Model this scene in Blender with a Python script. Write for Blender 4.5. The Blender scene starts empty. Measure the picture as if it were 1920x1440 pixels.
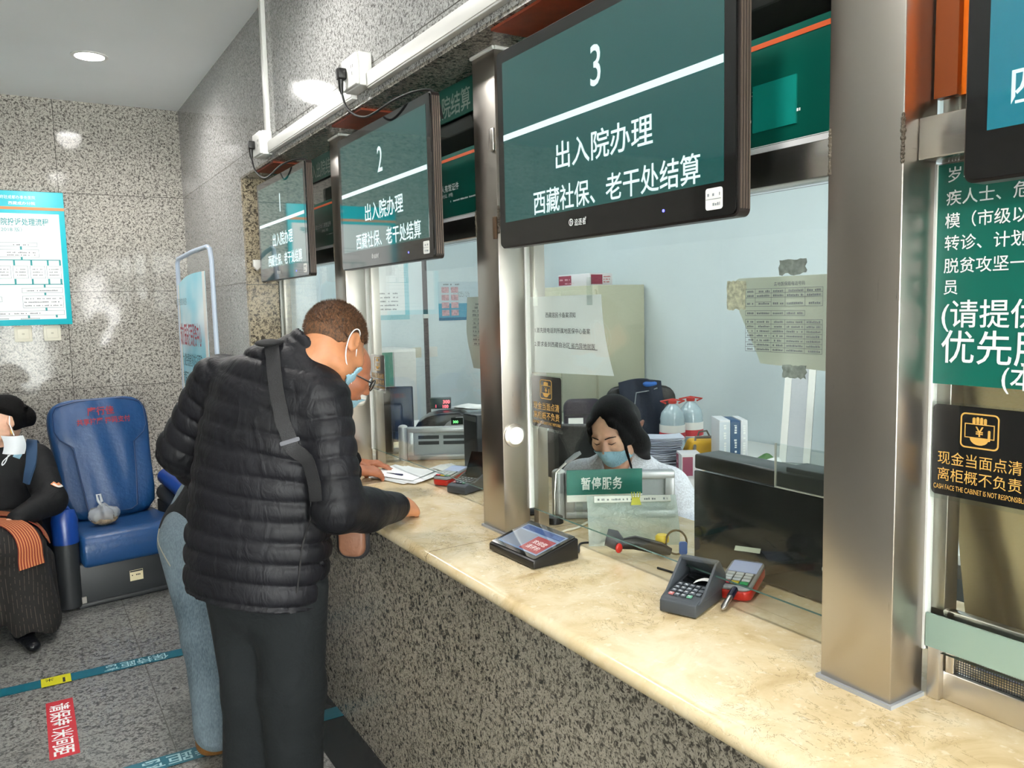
import bpy, bmesh, math, random
import numpy as np
from mathutils import Matrix, Vector, Euler

random.seed(7)
rng = np.random.default_rng(7)
SC = bpy.context.scene
COL = SC.collection
PI = math.pi

# ------------------------------------------------------------------ camera
def cam_matrix(yaw, pitch, roll, loc):
    f = Vector((math.sin(yaw) * math.cos(pitch), math.cos(yaw) * math.cos(pitch), -math.sin(pitch)))
    r = Vector((math.cos(yaw), -math.sin(yaw), 0))
    u = r.cross(f)
    r2 = math.cos(roll) * r + math.sin(roll) * u
    u2 = -math.sin(roll) * r + math.cos(roll) * u
    m = Matrix((r2, u2, -f)).transposed().to_4x4()
    m.translation = loc
    return m
cd = bpy.data.cameras.new('camera')
cd.sensor_fit = 'HORIZONTAL'
cd.sensor_width = 36.0
cd.lens = 36.0 * 1510.8 / 1920.0
cd.clip_start = 0.05
cam = bpy.data.objects.new('camera', cd)
COL.objects.link(cam)
cam.matrix_world = cam_matrix(0.545518, 0.0977607, -0.0227206, Vector((0, 0, 1.6)))
SC.camera = cam

# ------------------------------------------------------------------ world, exposure
w = bpy.data.worlds.new('daylight')
SC.world = w
w.use_nodes = True
bg = w.node_tree.nodes['Background']
bg.inputs[0].default_value = (1.0, 0.995, 0.985, 1)
bg.inputs[1].default_value = 18.0
SC.view_settings.view_transform = 'Standard'
SC.view_settings.look = 'None'
SC.view_settings.exposure = 0.85
SC.view_settings.gamma = 1.0
SC.view_settings.use_curve_mapping = False
SC.cycles.use_denoising = True
SC.cycles.max_bounces = 8
SC.cycles.transparent_max_bounces = 24
SC.cycles.sample_clamp_indirect = 6.0
SC.cycles.caustics_reflective = False
SC.cycles.caustics_refractive = False

# key dimensions of the place (metres)
ZC = 0.90      # counter top
XW = 0.985     # granite front of the counter
XC = 1.222     # front face of the steel posts
XG = 1.316     # glass
XU = 1.13      # upper granite wall
YF = 6.63      # far wall
HC = 3.11      # ceiling
ZS = 2.357     # soffit above the windows
POSTS = [(0.795, 0.935), (2.073, 2.205), (3.385, 3.52)]

def area(name, loc, size, size_y, power, color, rot=(0, 0, 0)):
    l = bpy.data.lights.new(name, 'AREA')
    l.shape = 'RECTANGLE'; l.size = size; l.size_y = size_y
    l.energy = power; l.color = color
    o = bpy.data.objects.new(name, l)
    o.location = loc; o.rotation_euler = rot
    COL.objects.link(o)
    return o
# the hall's daylight comes through the glazed entrance behind; the office has ceiling panels (built below)
HALL_LAMP = 55.0
OFFICE_LAMP = 4.6

# ------------------------------------------------------------------ object helpers
ROOT = {}
def meta(o, label=None, cat=None, group=None, kind=None):
    if label: o['label'] = label
    if cat: o['category'] = cat
    if group: o['group'] = group
    if kind: o['kind'] = kind
    return o
def thing(name, label, cat, loc=(0, 0, 0), rot=(0, 0, 0), group=None, kind=None):
    o = bpy.data.objects.new(name, None)
    o.empty_display_size = 0.05
    COL.objects.link(o)
    o.location = loc; o.rotation_euler = rot
    meta(o, label, cat, group, kind)
    ROOT[o.name] = Matrix.LocRotScale(Vector(loc), Euler(rot), None)
    return o
def top(o):
    while o.parent: o = o.parent
    return o
def new_mesh_obj(name, me, mats, parent=None, local=False):
    if not isinstance(mats, (list, tuple)): mats = [mats]
    for m in mats: me.materials.append(m)
    o = bpy.data.objects.new(name, me)
    COL.objects.link(o)
    if parent is not None:
        o.parent = parent
        if not local:
            me.transform(ROOT.get(top(parent).name, Matrix()).inverted())
    return o
def frame_yz(x, y, z):       # faces -X : right is -Y, up is Z
    return Matrix(((0, 0, -1, x), (-1, 0, 0, y), (0, 1, 0, z), (0, 0, 0, 1)))
def frame_xz(x, y, z):       # faces -Y : right is +X, up is Z
    return Matrix(((1, 0, 0, x), (0, 0, -1, y), (0, 1, 0, z), (0, 0, 0, 1)))
def frame_n(o, u, v):
    u = Vector(u).normalized(); v = Vector(v); v = (v - u * v.dot(u)).normalized(); n = u.cross(v)
    m = Matrix((u, v, n)).transposed().to_4x4(); m.translation = Vector(o)
    return m

class MB:
    """collects geometry for one mesh"""
    def __init__(s):
        s.v = []; s.f = []; s.mi = []
    def add(s, vs, fs, mi=0, M=None):
        b = len(s.v)
        if M is not None: vs = [M @ Vector(p) for p in vs]
        s.v += [tuple(p) for p in vs]
        s.f += [tuple(i + b for i in f) for f in fs]
        s.mi += [mi] * len(fs)
        return s
    def box(s, lo, hi, mi=0, M=None, taper=None):
        x0, y0, z0 = lo; x1, y1, z1 = hi
        vs = [(x0, y0, z0), (x1, y0, z0), (x1, y1, z0), (x0, y1, z0), (x0, y0, z1), (x1, y0, z1), (x1, y1, z1), (x0, y1, z1)]
        fs = [(0, 3, 2, 1), (4, 5, 6, 7), (0, 1, 5, 4), (1, 2, 6, 5), (2, 3, 7, 6), (3, 0, 4, 7)]
        return s.add(vs, fs, mi, M)
    def prism(s, poly, h0, h1, mi=0, M=None):
        """poly: 2-D outline in local xy, extruded along local z"""
        n = len(poly)
        vs = [(p[0], p[1], h0) for p in poly] + [(p[0], p[1], h1) for p in poly]
        fs = [tuple(range(n))[::-1], tuple(range(n, 2 * n))] + [(i, (i + 1) % n, n + (i + 1) % n, n + i) for i in range(n)]
        a = sum(poly[i][0] * poly[(i + 1) % n][1] - poly[(i + 1) % n][0] * poly[i][1] for i in range(n))
        if a < 0: fs = [f[::-1] for f in fs]
        return s.add(vs, fs, mi, M)
    def rrect(s, w, h, r, h0, h1, mi=0, M=None, cx=0, cy=0, n=5):
        return s.prism(rrect_pts(w, h, r, cx, cy, n), h0, h1, mi, M)
    def cyl(s, p0, p1, r0, r1=None, n=20, mi=0, cap=True):
        return s.tube([p0, p1], [r0, r0 if r1 is None else r1], n, mi, cap)
    def tube(s, pts, r, n=10, mi=0, cap=True, flat=1.0, up=None):
        pts = [Vector(p) for p in pts]
        k = len(pts)
        rs = r if isinstance(r, (list, tuple)) else [r] * k
        vs = []
        prev = None
        for i, p in enumerate(pts):
            t = (pts[min(i + 1, k - 1)] - pts[max(i - 1, 0)]).normalized()
            a = prev if prev is not None else (Vector(up) if up else (Vector((0, 0, 1)) if abs(t.z) < .9 else Vector((1, 0, 0))))
            a = (a - t * a.dot(t)).normalized(); prev = a
            b = t.cross(a)
            for j in range(n):
                th = 2 * PI * j / n
                vs.append(p + rs[i] * (math.cos(th) * a + flat * math.sin(th) * b))
        fs = []
        for i in range(k - 1):
            for j in range(n):
                fs.append((i * n + j, i * n + (j + 1) % n, (i + 1) * n + (j + 1) % n, (i + 1) * n + j))
        if cap:
            fs.append(tuple(range(n))[::-1]); fs.append(tuple(range((k - 1) * n, k * n)))
        return s.add(vs, fs, mi)
    def lathe(s, prof, n=24, M=None, mi=0):
        vs = []; fs = []
        for (r, z) in prof:
            for j in range(n):
                vs.append((r * math.cos(2 * PI * j / n), r * math.sin(2 * PI * j / n), z))
        for i in range(len(prof) - 1):
            for j in range(n):
                fs.append((i * n + j, i * n + (j + 1) % n, (i + 1) * n + (j + 1) % n, (i + 1) * n + j))
        fs.append(tuple(range(n))[::-1]); k = len(prof) - 1
        fs.append(tuple(range(k * n, k * n + n)))
        return s.add(vs, fs, mi, M)
    def ell(s, c, r, n=16, m=10, M=None, mi=0):
        prof = [(math.sin(PI * i / m) if 0 < i < m else 1e-4, -math.cos(PI * i / m)) for i in range(m + 1)]
        T = Matrix.Translation(Vector(c)) @ Matrix.Diagonal(Vector((r[0], r[1], r[2], 1)))
        return s.lathe(prof, n, (M @ T) if M is not None else T, mi)
    def grid(s, fn, nu, nv, thick=0.0, mi=0):
        """fn(u,v)->point ; optional thickness along the surface normal"""
        P = [[Vector(fn(i / nu, j / nv)) for j in range(nv + 1)] for i in range(nu + 1)]
        N = [[None] * (nv + 1) for _ in range(nu + 1)]
        for i in range(nu + 1):
            for j in range(nv + 1):
                du = P[min(i + 1, nu)][j] - P[max(i - 1, 0)][j]; dv = P[i][min(j + 1, nv)] - P[i][max(j - 1, 0)]
                N[i][j] = du.cross(dv).normalized()
        W = nv + 1
        vs = [P[i][j] for i in range(nu + 1) for j in range(W)]
        fs = [(i * W + j, (i + 1) * W + j, (i + 1) * W + j + 1, i * W + j + 1) for i in range(nu) for j in range(nv)]
        if thick:
            b = len(vs)
            vs += [P[i][j] - N[i][j] * thick for i in range(nu + 1) for j in range(W)]
            fs += [tuple(q + b for q in f[::-1]) for f in fs]
            rim = [i * W for i in range(nu + 1)] + [nu * W + j for j in range(1, W)] + [i * W + nv for i in range(nu - 1, -1, -1)] + [j for j in range(nv - 1, 0, -1)]
            for a, c in zip(rim, rim[1:] + rim[:1]): fs.append((c, a, a + b, c + b))
        return s.add(vs, fs, mi)
    def build(s, name, mats, parent=None, local=False, smooth=False, bevel=0.0, seg=2, sub=0, angle=35):
        me = bpy.data.meshes.new(name)
        me.from_pydata(s.v, [], s.f)
        if any(s.mi): me.polygons.foreach_set('material_index', s.mi)
        me.update()
        if bevel or sub or smooth:
            bm = bmesh.new(); bm.from_mesh(me)
            if bevel:
                es = [e for e in bm.edges if len(e.link_faces) == 2 and e.calc_face_angle(0) > math.radians(angle)]
                bmesh.ops.bevel(bm, geom=es, offset=bevel, segments=seg, profile=.5, affect='EDGES', clamp_overlap=True)
            bm.to_mesh(me); bm.free()
            if smooth or bevel:
                me.polygons.foreach_set('use_smooth', [True] * len(me.polygons))
                if not sub:
                    me.set_sharp_from_angle(angle=math.radians(45))
        o = new_mesh_obj(name, me, mats, parent, local)
        if sub:
            md = o.modifiers.new('sub', 'SUBSURF'); md.levels = sub; md.render_levels = sub
        return o
def rrect_pts(w, h, r, cx=0, cy=0, n=5):
    pts = []
    for (sx, sy, a0) in ((1, 1, 0), (-1, 1, 90), (-1, -1, 180), (1, -1, 270)):
        for k in range(n + 1):
            a = math.radians(a0 + 90 * k / n)
            pts.append((cx + sx * (w / 2 - r) + r * math.cos(a), cy + sy * (h / 2 - r) + r * math.sin(a)))
    return pts
def circ(r, n=24, cx=0, cy=0): return [(cx + r * math.cos(2 * PI * i / n), cy + r * math.sin(2 * PI * i / n)) for i in range(n)]

# ------------------------------------------------------------------ lettering (converted to meshes)
def text_mesh(s, size, bold=0.0, align='LEFT', sx=1.0, depth=0.0, space=1.0):
    c = bpy.data.curves.new('tmp', 'FONT')
    c.body = s; c.size = size; c.align_x = align; c.offset = bold * size; c.extrude = depth; c.space_character = space
    c.resolution_u = 3
    o = bpy.data.objects.new('tmp', c)
    me = bpy.data.meshes.new_from_object(o)
    bpy.data.objects.remove(o); bpy.data.curves.remove(c)
    if sx != 1.0: me.transform(Matrix.Diagonal(Vector((sx, 1, 1, 1))))
    return me
def letters(name, rows, M, mats, parent, off=0.0012, extra=None):
    """rows: (string, x, y, size, opts) in the frame M ; extra: MB geometry in the frame. One mesh."""
    mb = MB()
    for row in rows:
        s, x, y, size = row[:4]; op = row[4] if len(row) > 4 else {}
        mi = op.get('mi', 0)
        me = text_mesh(s, size, op.get('bold', 0.0), op.get('align', 'LEFT'), op.get('sx', 1.0), 0.0, op.get('space', 1.0))
        if 'w' in op and len(me.vertices):
            xs = [v.co.x for v in me.vertices]; k = op['w'] / max(1e-6, max(xs) - min(xs))
            me.transform(Matrix.Diagonal(Vector((k, 1, 1, 1))))
        rot = Matrix.Rotation(op.get('rot', 0.0), 4, 'Z')
        T = M @ Matrix.Translation((x, y, off)) @ rot
        mb.add([v.co for v in me.vertices], [tuple(p.vertices) for p in me.polygons], mi, T)
        bpy.data.meshes.remove(me)
    if extra: mb.add(extra.v, extra.f, 0, M @ Matrix.Translation((0, 0, off)))
    if extra and any(extra.mi): mb.mi[-len(extra.mi):] = extra.mi
    return mb.build(name, mats, parent)
def rect(mb, x0, y0, x1, y1, z=0.0, mi=0):
    return mb.add([(x0, y0, z), (x1, y0, z), (x1, y1, z), (x0, y1, z)], [(0, 1, 2, 3)], mi)
def outline(mb, x0, y0, x1, y1, t, mi=0):
    rect(mb, x0, y0, x1, y0 + t, 0, mi); rect(mb, x0, y1 - t, x1, y1, 0, mi)
    rect(mb, x0, y0 + t, x0 + t, y1 - t, 0, mi); rect(mb, x1 - t, y0 + t, x1, y1 - t, 0, mi)
def scribble(mb, x0, x1, y, h, mi=0, dens=.75):
    """a line of print too small to read: separate little marks"""
    x = x0
    while x < x1:
        wd = h * random.uniform(.5, .9)
        if random.random() < dens:
            rect(mb, x, y, min(x + wd, x1), y + h * random.uniform(.7, 1), 0, mi)
        x += wd + h * .25

# ------------------------------------------------------------------ materials
def srgb(h):
    if isinstance(h, str):
        c = [int(h[i:i + 2], 16) / 255 for i in (0, 2, 4)]
        return tuple(x / 12.92 if x <= .04045 else ((x + .055) / 1.055) ** 2.4 for x in c) + (1,)
    return tuple(h) + (1,) if len(h) == 3 else tuple(h)
class NT:
    def __init__(s, name):
        s.m = bpy.data.materials.new(name); s.m.use_nodes = True
        s.t = s.m.node_tree; s.n = s.t.nodes; s.l = s.t.links
        s.p = s.n['Principled BSDF']; s.out = s.n['Material Output']
        s._pos = None
    def node(s, typ, **kw):
        n = s.n.new(typ)
        for k, v in kw.items():
            if k == 'inp':
                for a, b in v.items():
                    if isinstance(b, bpy.types.NodeSocket): s.l.new(b, n.inputs[a])
                    else: n.inputs[a].default_value = b
            else: setattr(n, k, v)
        return n
    def pos(s, world=True):
        if world: return s.node('ShaderNodeNewGeometry').outputs['Position']
        return s.node('ShaderNodeTexCoord').outputs['Object']
    def math(s, op, a, b=0.0, c=0.0):
        n = s.node('ShaderNodeMath', operation=op)
        for i, v in enumerate((a, b, c)):
            if isinstance(v, bpy.types.NodeSocket): s.l.new(v, n.inputs[i])
            else: n.inputs[i].default_value = v
        return n.outputs[0]
    def mapping(s, v, scale=(1, 1, 1), rot=(0, 0, 0)):
        n = s.node('ShaderNodeMapping', inp={'Vector': v, 'Scale': scale, 'Rotation': rot})
        return n.outputs[0]
    def noise(s, v, scale, detail=2.0, rough=.5, dist=0.0):
        n = s.node('ShaderNodeTexNoise', inp={'Vector': v, 'Scale': scale, 'Detail': detail, 'Roughness': rough, 'Distortion': dist})
        return n.outputs['Fac']
    def ramp(s, f, stops, interp='LINEAR'):
        n = s.node('ShaderNodeValToRGB', inp={'Fac': f}); r = n.color_ramp; r.interpolation = interp
        while len(r.elements) < len(stops): r.elements.new(0.5)
        for e, (p, c) in zip(r.elements, stops): e.position = p; e.color = srgb(c)
        return n.outputs['Color']
    def mix(s, f, a, b, blend='MIX'):
        n = s.node('ShaderNodeMix', data_type='RGBA', blend_type=blend)
        for i, v in ((0, f), (6, a), (7, b)):
            if isinstance(v, bpy.types.NodeSocket): s.l.new(v, n.inputs[i])
            else: n.inputs[i].default_value = v if i == 0 else srgb(v)
        return n.outputs[2]
    def bump(s, h, strength=.3, dist=.01):
        n = s.node('ShaderNodeBump', inp={'Height': h, 'Strength': strength, 'Distance': dist})
        s.l.new(n.outputs[0], s.p.inputs['Normal'])
    def set(s, **kw):
        for k, v in kw.items():
            if isinstance(v, bpy.types.NodeSocket): s.l.new(v, s.p.inputs[k])
            else: s.p.inputs[k].default_value = v
        return s
def mat(name, base, rough=.5, metal=0.0, spec=.5, emit=None, estr=0.0, coat=0.0, var=None, bump=None, sheen=0.0, sss=0.0, obj=True):
    t = NT(name)
    t.set(Roughness=rough, Metallic=metal, **{'Specular IOR Level': spec, 'Coat Weight': coat, 'Sheen Weight': sheen})
    t.p.inputs['Base Color'].default_value = srgb(base)
    if coat: t.p.inputs['Coat Roughness'].default_value = .05
    if var:
        sc, amt = var
        b = srgb(base)
        f = t.noise(t.pos(not obj), sc, 3)
        lo = tuple(max(0, c * (1 - amt)) for c in b[:3]); hi = tuple(min(1, c * (1 + amt)) for c in b[:3])
        t.set(**{'Base Color': t.ramp(f, [(.3, lo), (.7, hi)])})
    if bump:
        sc, st = bump
        t.bump(t.noise(t.pos(not obj), sc, 4), st, .01)
    if emit is not None:
        t.p.inputs['Emission Color'].default_value = srgb(emit); t.p.inputs['Emission Strength'].default_value = estr
    if sss:
        t.p.inputs['Subsurface Weight'].default_value = sss
        t.p.inputs['Subsurface Radius'].default_value = (.01, .004, .002)
    return t.m
def granite(name, light, mid, dark, scale=70, rough=.08, joints=(), jw=.004, jcol='4a4844', spec=.5, tint=None):
    t = NT(name)
    P = t.pos()
    warp = t.node('ShaderNodeTexNoise', inp={'Vector': P, 'Scale': scale * .6, 'Detail': 2.0})
    V = t.node('ShaderNodeVectorMath', operation='MULTIPLY_ADD', inp={0: warp.outputs['Color'], 1: (.02, .02, .02), 2: P}).outputs[0]
    a = t.noise(V, scale, 3, .6, .6)
    c1 = t.ramp(a, [(.38, dark), (.46, mid), (.56, light), (.72, mid)])
    b = t.noise(V, scale * 2.3, 2, .6)
    c2 = t.mix(t.ramp(b, [(.37, (1, 1, 1)), (.44, (0, 0, 0))]), c1, dark)
    big = t.noise(P, 1.3, 2)
    c3 = t.mix(.35, c2, t.ramp(big, [(.3, (.55, .55, .55)), (.7, (1, 1, 1))]), 'MULTIPLY')
    sep = t.node('ShaderNodeSeparateXYZ', inp={0: P})
    msk = None
    for ax, off, pitch in joints:
        u = t.math('MULTIPLY_ADD', sep.outputs[ax], 1.0 / pitch, .5 - off / pitch)
        d = t.math('ABSOLUTE', t.math('SUBTRACT', t.math('FRACT', u), .5))
        k = t.math('LESS_THAN', d, jw / 2 / pitch)
        msk = k if msk is None else t.math('MAXIMUM', msk, k)
    col = t.mix(msk, c3, jcol) if msk is not None else c3
    t.set(**{'Base Color': col, 'Specular IOR Level': spec})
    rr = t.math('MULTIPLY_ADD', t.noise(P, 6, 2), .08, rough - .03)
    t.set(Roughness=rr)
    return t.m
def steel(name, base=(.60, .56, .51), rough=.26, axis=2):
    t = NT(name)
    sc = [60, 60, 60]; sc[axis] = 1.2
    f = t.noise(t.mapping(t.pos(), tuple(sc)), 9, 3)
    t.set(Metallic=1.0, Roughness=t.math('MULTIPLY_ADD', f, .10, rough - .05))
    t.p.inputs['Base Color'].default_value = srgb(base)
    t.bump(f, .012, .002)
    return t.m
def glass_mat(name, tint=(.96, .985, .97), refl=1.0):
    t = NT(name)
    tr = t.node('ShaderNodeBsdfTransparent', inp={0: srgb(tint)})
    gl = t.node('ShaderNodeBsdfGlossy', inp={0: (1, 1, 1, 1), 'Roughness': 0.0})
    g = t.node('ShaderNodeNewGeometry')
    c = t.math('ABSOLUTE', t.node('ShaderNodeVectorMath', operation='DOT_PRODUCT', inp={0: g.outputs['Incoming'], 1: g.outputs['Normal']}).outputs['Value'])
    f = t.math('POWER', t.math('SUBTRACT', 1.0, c), 5.0)
    f = t.math('MULTIPLY', t.math('MULTIPLY_ADD', f, .96, .04), refl)
    mx = t.node('ShaderNodeMixShader', inp={0: f, 1: tr.outputs[0], 2: gl.outputs[0]})
    t.l.new(mx.outputs[0], t.out.inputs[0])
    return t.m

M = {}
M['granite_wall'] = granite('granite_wall_polished', 'c6c1b8', '9d9992', '5b5854', 72, .06,
                            joints=((0, .301, 1.2), (2, 1.066, .699)), spec=.2)
M['granite_side'] = granite('granite_side_polished', 'bdbdbb', '999997', '5d5c5b', 85, .05,
                            joints=((2, 1.063, .70),))
M['granite_front'] = granite('granite_counter_front', 'a79f91', '857d6f', '3b3730', 80, .22,
                             joints=((1, 2.64, .75),), jw=.005, jcol='8b8478')
M['granite_soffit'] = granite('granite_soffit', '9a948a', '7a756c', '3a3834', 75, .2)
M['granite_floor'] = granite('granite_floor', '989894', '787875', '49494a', 60, .28,
                             joints=((0, .381, .8), (1, 3.36, .72)), jw=.004, jcol='55534f')
M['black_granite'] = granite('black_granite', '1c1e20', '131517', '08090a', 80, .25)
M['reflection_red'] = mat('red_reflection', '8a3a20', .5, var=(20, .2))
M['ceiling'] = mat('ceiling_paint', 'ecefef', .8, var=(.7, .05), obj=False)
M['white_wall'] = mat('white_wall_paint', 'd9e5e9', .7, var=(1.5, .03), obj=False)
M['office_floor'] = mat('office_floor_tile', 'a8a8a4', .4)
M['steel'] = steel('brushed_steel', (.50, .47, .43), .30)
M['steel_bright'] = steel('steel_edge', (.75, .72, .68), .3)
M['steel_h'] = steel('brushed_steel_rail', (.60, .58, .55), .24, 1)
M['glass'] = glass_mat('window_glass')
M['glass_edge'] = mat('glass_edge_green', '4d6a62', .2, spec=.6)
M['clear'] = glass_mat('clear_plastic', (.93, .96, .95), 1.6)
M['white_plastic'] = mat('white_plastic', 'e6e6e2', .35)
M['cream_plastic'] = mat('cream_plastic', 'd6d2c0', .4)
M['black_plastic'] = mat('black_plastic', '131313', .38)
M['black_gloss'] = mat('black_gloss', '0b0c0d', .08, coat=.5)
M['dark_grey'] = mat('dark_grey_plastic', '3a3d42', .45, bump=(300, .05))
M['grey_plastic'] = mat('grey_plastic', '8f9295', .4)
M['rubber'] = mat('cable_rubber', '0e0e0e', .55)
M['white'] = mat('white_print', 'f2f4f4', .5)
M['paper'] = mat('white_paper', 'eef0ef', .8)
def thin_paper(name, col, k=.45):
    t = NT(name); t.set(Roughness=.8); t.p.inputs['Base Color'].default_value = srgb(col)
    tl = t.node('ShaderNodeBsdfTranslucent', inp={0: srgb(col)})
    mx = t.node('ShaderNodeMixShader', inp={0: k, 1: t.p.outputs[0], 2: tl.outputs[0]}); t.l.new(mx.outputs[0], t.out.inputs[0])
    return t.m
M['thin_paper'] = thin_paper('thin_white_paper', 'f4f6f4')
M['ink'] = mat('black_ink', '25282a', .7)
M['grey_ink'] = mat('grey_ink', '7b8287', .8)
M['teal'] = mat('teal_print', '14b6c4', .4)
M['teal_text'] = mat('teal_text', '1a8f92', .5)
M['green_sign'] = mat('green_sign', '035f52', .35)
M['green_dark'] = mat('green_sign_dark', '075246', .3)
M['orange_line'] = mat('orange_print', 'c8572a', .4)
M['orange_sign'] = mat('orange_sign', 'e8700f', .35)
M['gold'] = mat('gold_print', 'd0a254', .35)
M['red'] = mat('red_plastic', 'b5271d', .35)
M['red_print'] = mat('red_print', 'c02a36', .5)

# ------------------------------------------------------------------ room shell
def struct(name, mb, mats, parent=None, **kw):
    o = mb.build(name, mats, parent, **kw); o['kind'] = 'structure'
    return o
XL, YB = -4.2, -5.2
struct('floor', MB().box((XL - .2, YB - .2, -.1), (1.02, YF + .2, 0)), M['granite_floor'])
struct('trim_1', MB().box((.835, YB, -.01), (XW + .02, YF, .003)), M['black_granite'])
struct('wall_far', MB().box((XL - .2, YF, 0), (XU + .2, YF + .2, HC)), M['granite_wall'])
struct('wall_left', MB().box((XL - .2, YB, 0), (XL, YF, HC)), M['granite_wall'])
struct('ceiling', MB().box((XL - .2, YB - .2, HC), (XU + .3, YF + .2, HC + .1)), M['ceiling'])
# upper granite wall over the service windows and its underside; full-height wall left of the counter opening
YP = 4.79
struct('wall_counter_side', MB().box((XU, YB, ZS), (XU + .2, YP, HC)).box((XU, YP, 0), (XU + .25, YF, HC)), M['granite_side'])
struct('trim_2', MB().box((XU, YB, ZS - .012), (XG + .35, YP, ZS)), M['granite_soffit'])
struct('trim_3', MB().box((XU + .001, YP - .04, ZC), (XG - .012, YP, ZS - .012)), granite('granite_return', 'b8aa90', '8f836f', '40392f', 60, .18, joints=((2, 1.75, 3.0),)))
# entrance wall behind: glazed doors with daylight outside
b = MB()
b.box((XL, YB - .2, 2.85), (XU, YB, HC)).box((XL, YB - .2, 0), (-3.6, YB, 2.85)).box((.5, YB - .2, 0), (XU, YB, 2.85))
b.box((-3.6, YB - .2, 2.25), (.5, YB, 2.4)).box((-1.75, YB - .2, 0), (-1.35, YB, 2.85))
struct('wall_entrance', b, M['granite_wall'])
for i, (x0, x1) in enumerate(((-3.6, -1.75), (-1.35, .5))):
    r = thing('door_%d' % (i + 1), None, None, ((x0 + x1) / 2, YB - .1, 0), kind='structure')
    m = (x0 + x1) / 2
    fb = MB()
    for a, c in ((x0, m - .01), (m + .01, x1)):
        fb.box((a, YB - .13, .0), (a + .07, YB - .08, 2.25)).box((c - .07, YB - .13, 0), (c, YB - .08, 2.25))
        fb.box((a, YB - .13, .0), (c, YB - .08, .18)).box((a, YB - .13, 2.15), (c, YB - .08, 2.25))
    fb.build('door_frame', M['steel'], r)
    MB().box((x0 + .07, YB - .11, .18), (x1 - .07, YB - .1, 2.15)).box((x0, YB - .11, 2.4), (x1, YB - .1, 2.85)).build('pane', M['glass'], r)

# office behind the glass
XO, YO0, YO1 = 3.8, -2.0, 6.2
struct('wall_office_back', MB().box((XO, YO0, 0), (XO + .1, YO1, 2.75)), M['white_wall'])
struct('wall_office_end', MB().box((XG + .1, YO1, 0), (XO + .1, YO1 + .1, 2.75)).box((XG + .02, YP, 0), (XG + .1, YO1, 2.75)), M['white_wall'])
struct('wall_office_near', MB().box((1.83, YO0 - .1, 0), (XO, YO0, 2.75)), M['white_wall'])
struct('floor_office', MB().box((1.02, YO0, -.1), (XO, YO1, 0)), M['office_floor'])
struct('ceiling_office', MB().box((XG + .3, YO0, 2.75), (XO + .1, YO1 + .1, 2.85)), M['white_wall'])

# ------------------------------------------------------------------ ceiling downlights of the hall
M['lamp'] = mat('lamp_glow', 'ffffff', .5, emit=(1, .985, .96), estr=30.0)
def downlight(y, x, label):
    t = thing('ceiling_downlight', label, 'ceiling light', (x, y, HC), group='round downlights in the hall ceiling')
    MB().lathe([(.088, -.006), (.1, -.004), (.1, 0), (.088, 0)], 32, Matrix.Translation((x, y, HC))).build('rim', M['white_plastic'], t, smooth=True)
    MB().lathe([(.0, -.012), (.06, -.011), (.087, -.004), (.087, -.001)], 32, Matrix.Translation((x, y, HC))).build('diffuser', M['lamp'], t, smooth=True)
    l = bpy.data.lights.new('downlight', 'SPOT')
    l.energy = HALL_LAMP; l.shadow_soft_size = .09; l.spot_size = math.radians(172); l.spot_blend = .6; l.color = (1, .97, .93)
    lo = bpy.data.objects.new('downlight_lamp', l); COL.objects.link(lo)
    lo.parent = t; lo.location = (0, 0, -.03)
downlight(5.45, .46, 'round bright downlight in the ceiling near the far wall')
for y in (3.12, .78, -1.55): downlight(y, .46, 'round downlight in the hall ceiling above the waiting space')
for y in (4.9, 3.1, 1.3, -.5):
    t = thing('ceiling_panel_light', 'flat square light panel in the office ceiling', 'ceiling light', (2.55, y, 2.75), group='square light panels in the office ceiling')
    MB().box((2.22, y - .33, 2.738), (2.88, y + .33, 2.75)).build('frame', M['white_plastic'], t)
    MB().box((2.25, y - .3, 2.735), (2.85, y + .3, 2.739)).build('diffuser', mat('panel_glow', 'ffffff', .5, emit=(.92, .96, 1), estr=1.6), t)
    a = area('panel_lamp', (0, 0, -.03), .6, .6, OFFICE_LAMP, (.93, .97, 1.0)); a.parent = t

# ------------------------------------------------------------------ the service counter
def stone_mat():
    t = NT('beige_marble_top')
    P = t.pos()
    a = t.noise(P, 7, 6, .62, .5)
    c = t.ramp(a, [(.25, 'b89f73'), (.45, 'd9c49b'), (.6, 'e4d4b2'), (.8, 'c9b489')])
    v = t.noise(t.mapping(P, (1, .7, 1)), 11, 5, .7, 1.8)
    vein = t.ramp(t.math('ABSOLUTE', t.math('SUBTRACT', v, .5)), [(.0, (1, 1, 1)), (.012, (0, 0, 0))])
    msk = t.math('MULTIPLY', vein, t.ramp(t.noise(P, 3.1, 2), [(.5, (0, 0, 0)), (.62, (1, 1, 1))]))
    c = t.mix(t.math('MULTIPLY', msk, .7), c, '6b5634')
    s = t.noise(P, 55, 2)
    c = t.mix(t.ramp(s, [(.62, (0, 0, 0)), (.72, (.5, .5, .5))]), c, 'efe5cd')
    sep = t.node('ShaderNodeSeparateXYZ', inp={0: P})
    j = t.math('LESS_THAN', t.math('ABSOLUTE', t.math('SUBTRACT', sep.outputs[1], 2.06)), .0014)
    c = t.mix(j, c, '6b5a40')
    t.set(**{'Base Color': c, 'Roughness': .22})
    return t.m
M['stone'] = stone_mat()
ctr = thing('service_counter', 'long service counter with beige marble top and grey granite front', 'counter', (XW, 2.0, 0))
MB().box((XW, YB + .02, 0), (XW + .04, YP + .0, .86)).build('granite_front', M['granite_front'], ctr)
prof = [(1.393, .862), (1.393, ZC)] + [(.948 + .02 - .02 * math.sin(a), ZC - .02 + .02 * math.cos(a)) for a in [PI * k / 10 for k in range(0, 11)]]
mb = MB(); Mx = Matrix(((1, 0, 0, 0), (0, 0, 1, 0), (0, 1, 0, 0), (0, 0, 0, 1)))
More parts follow.
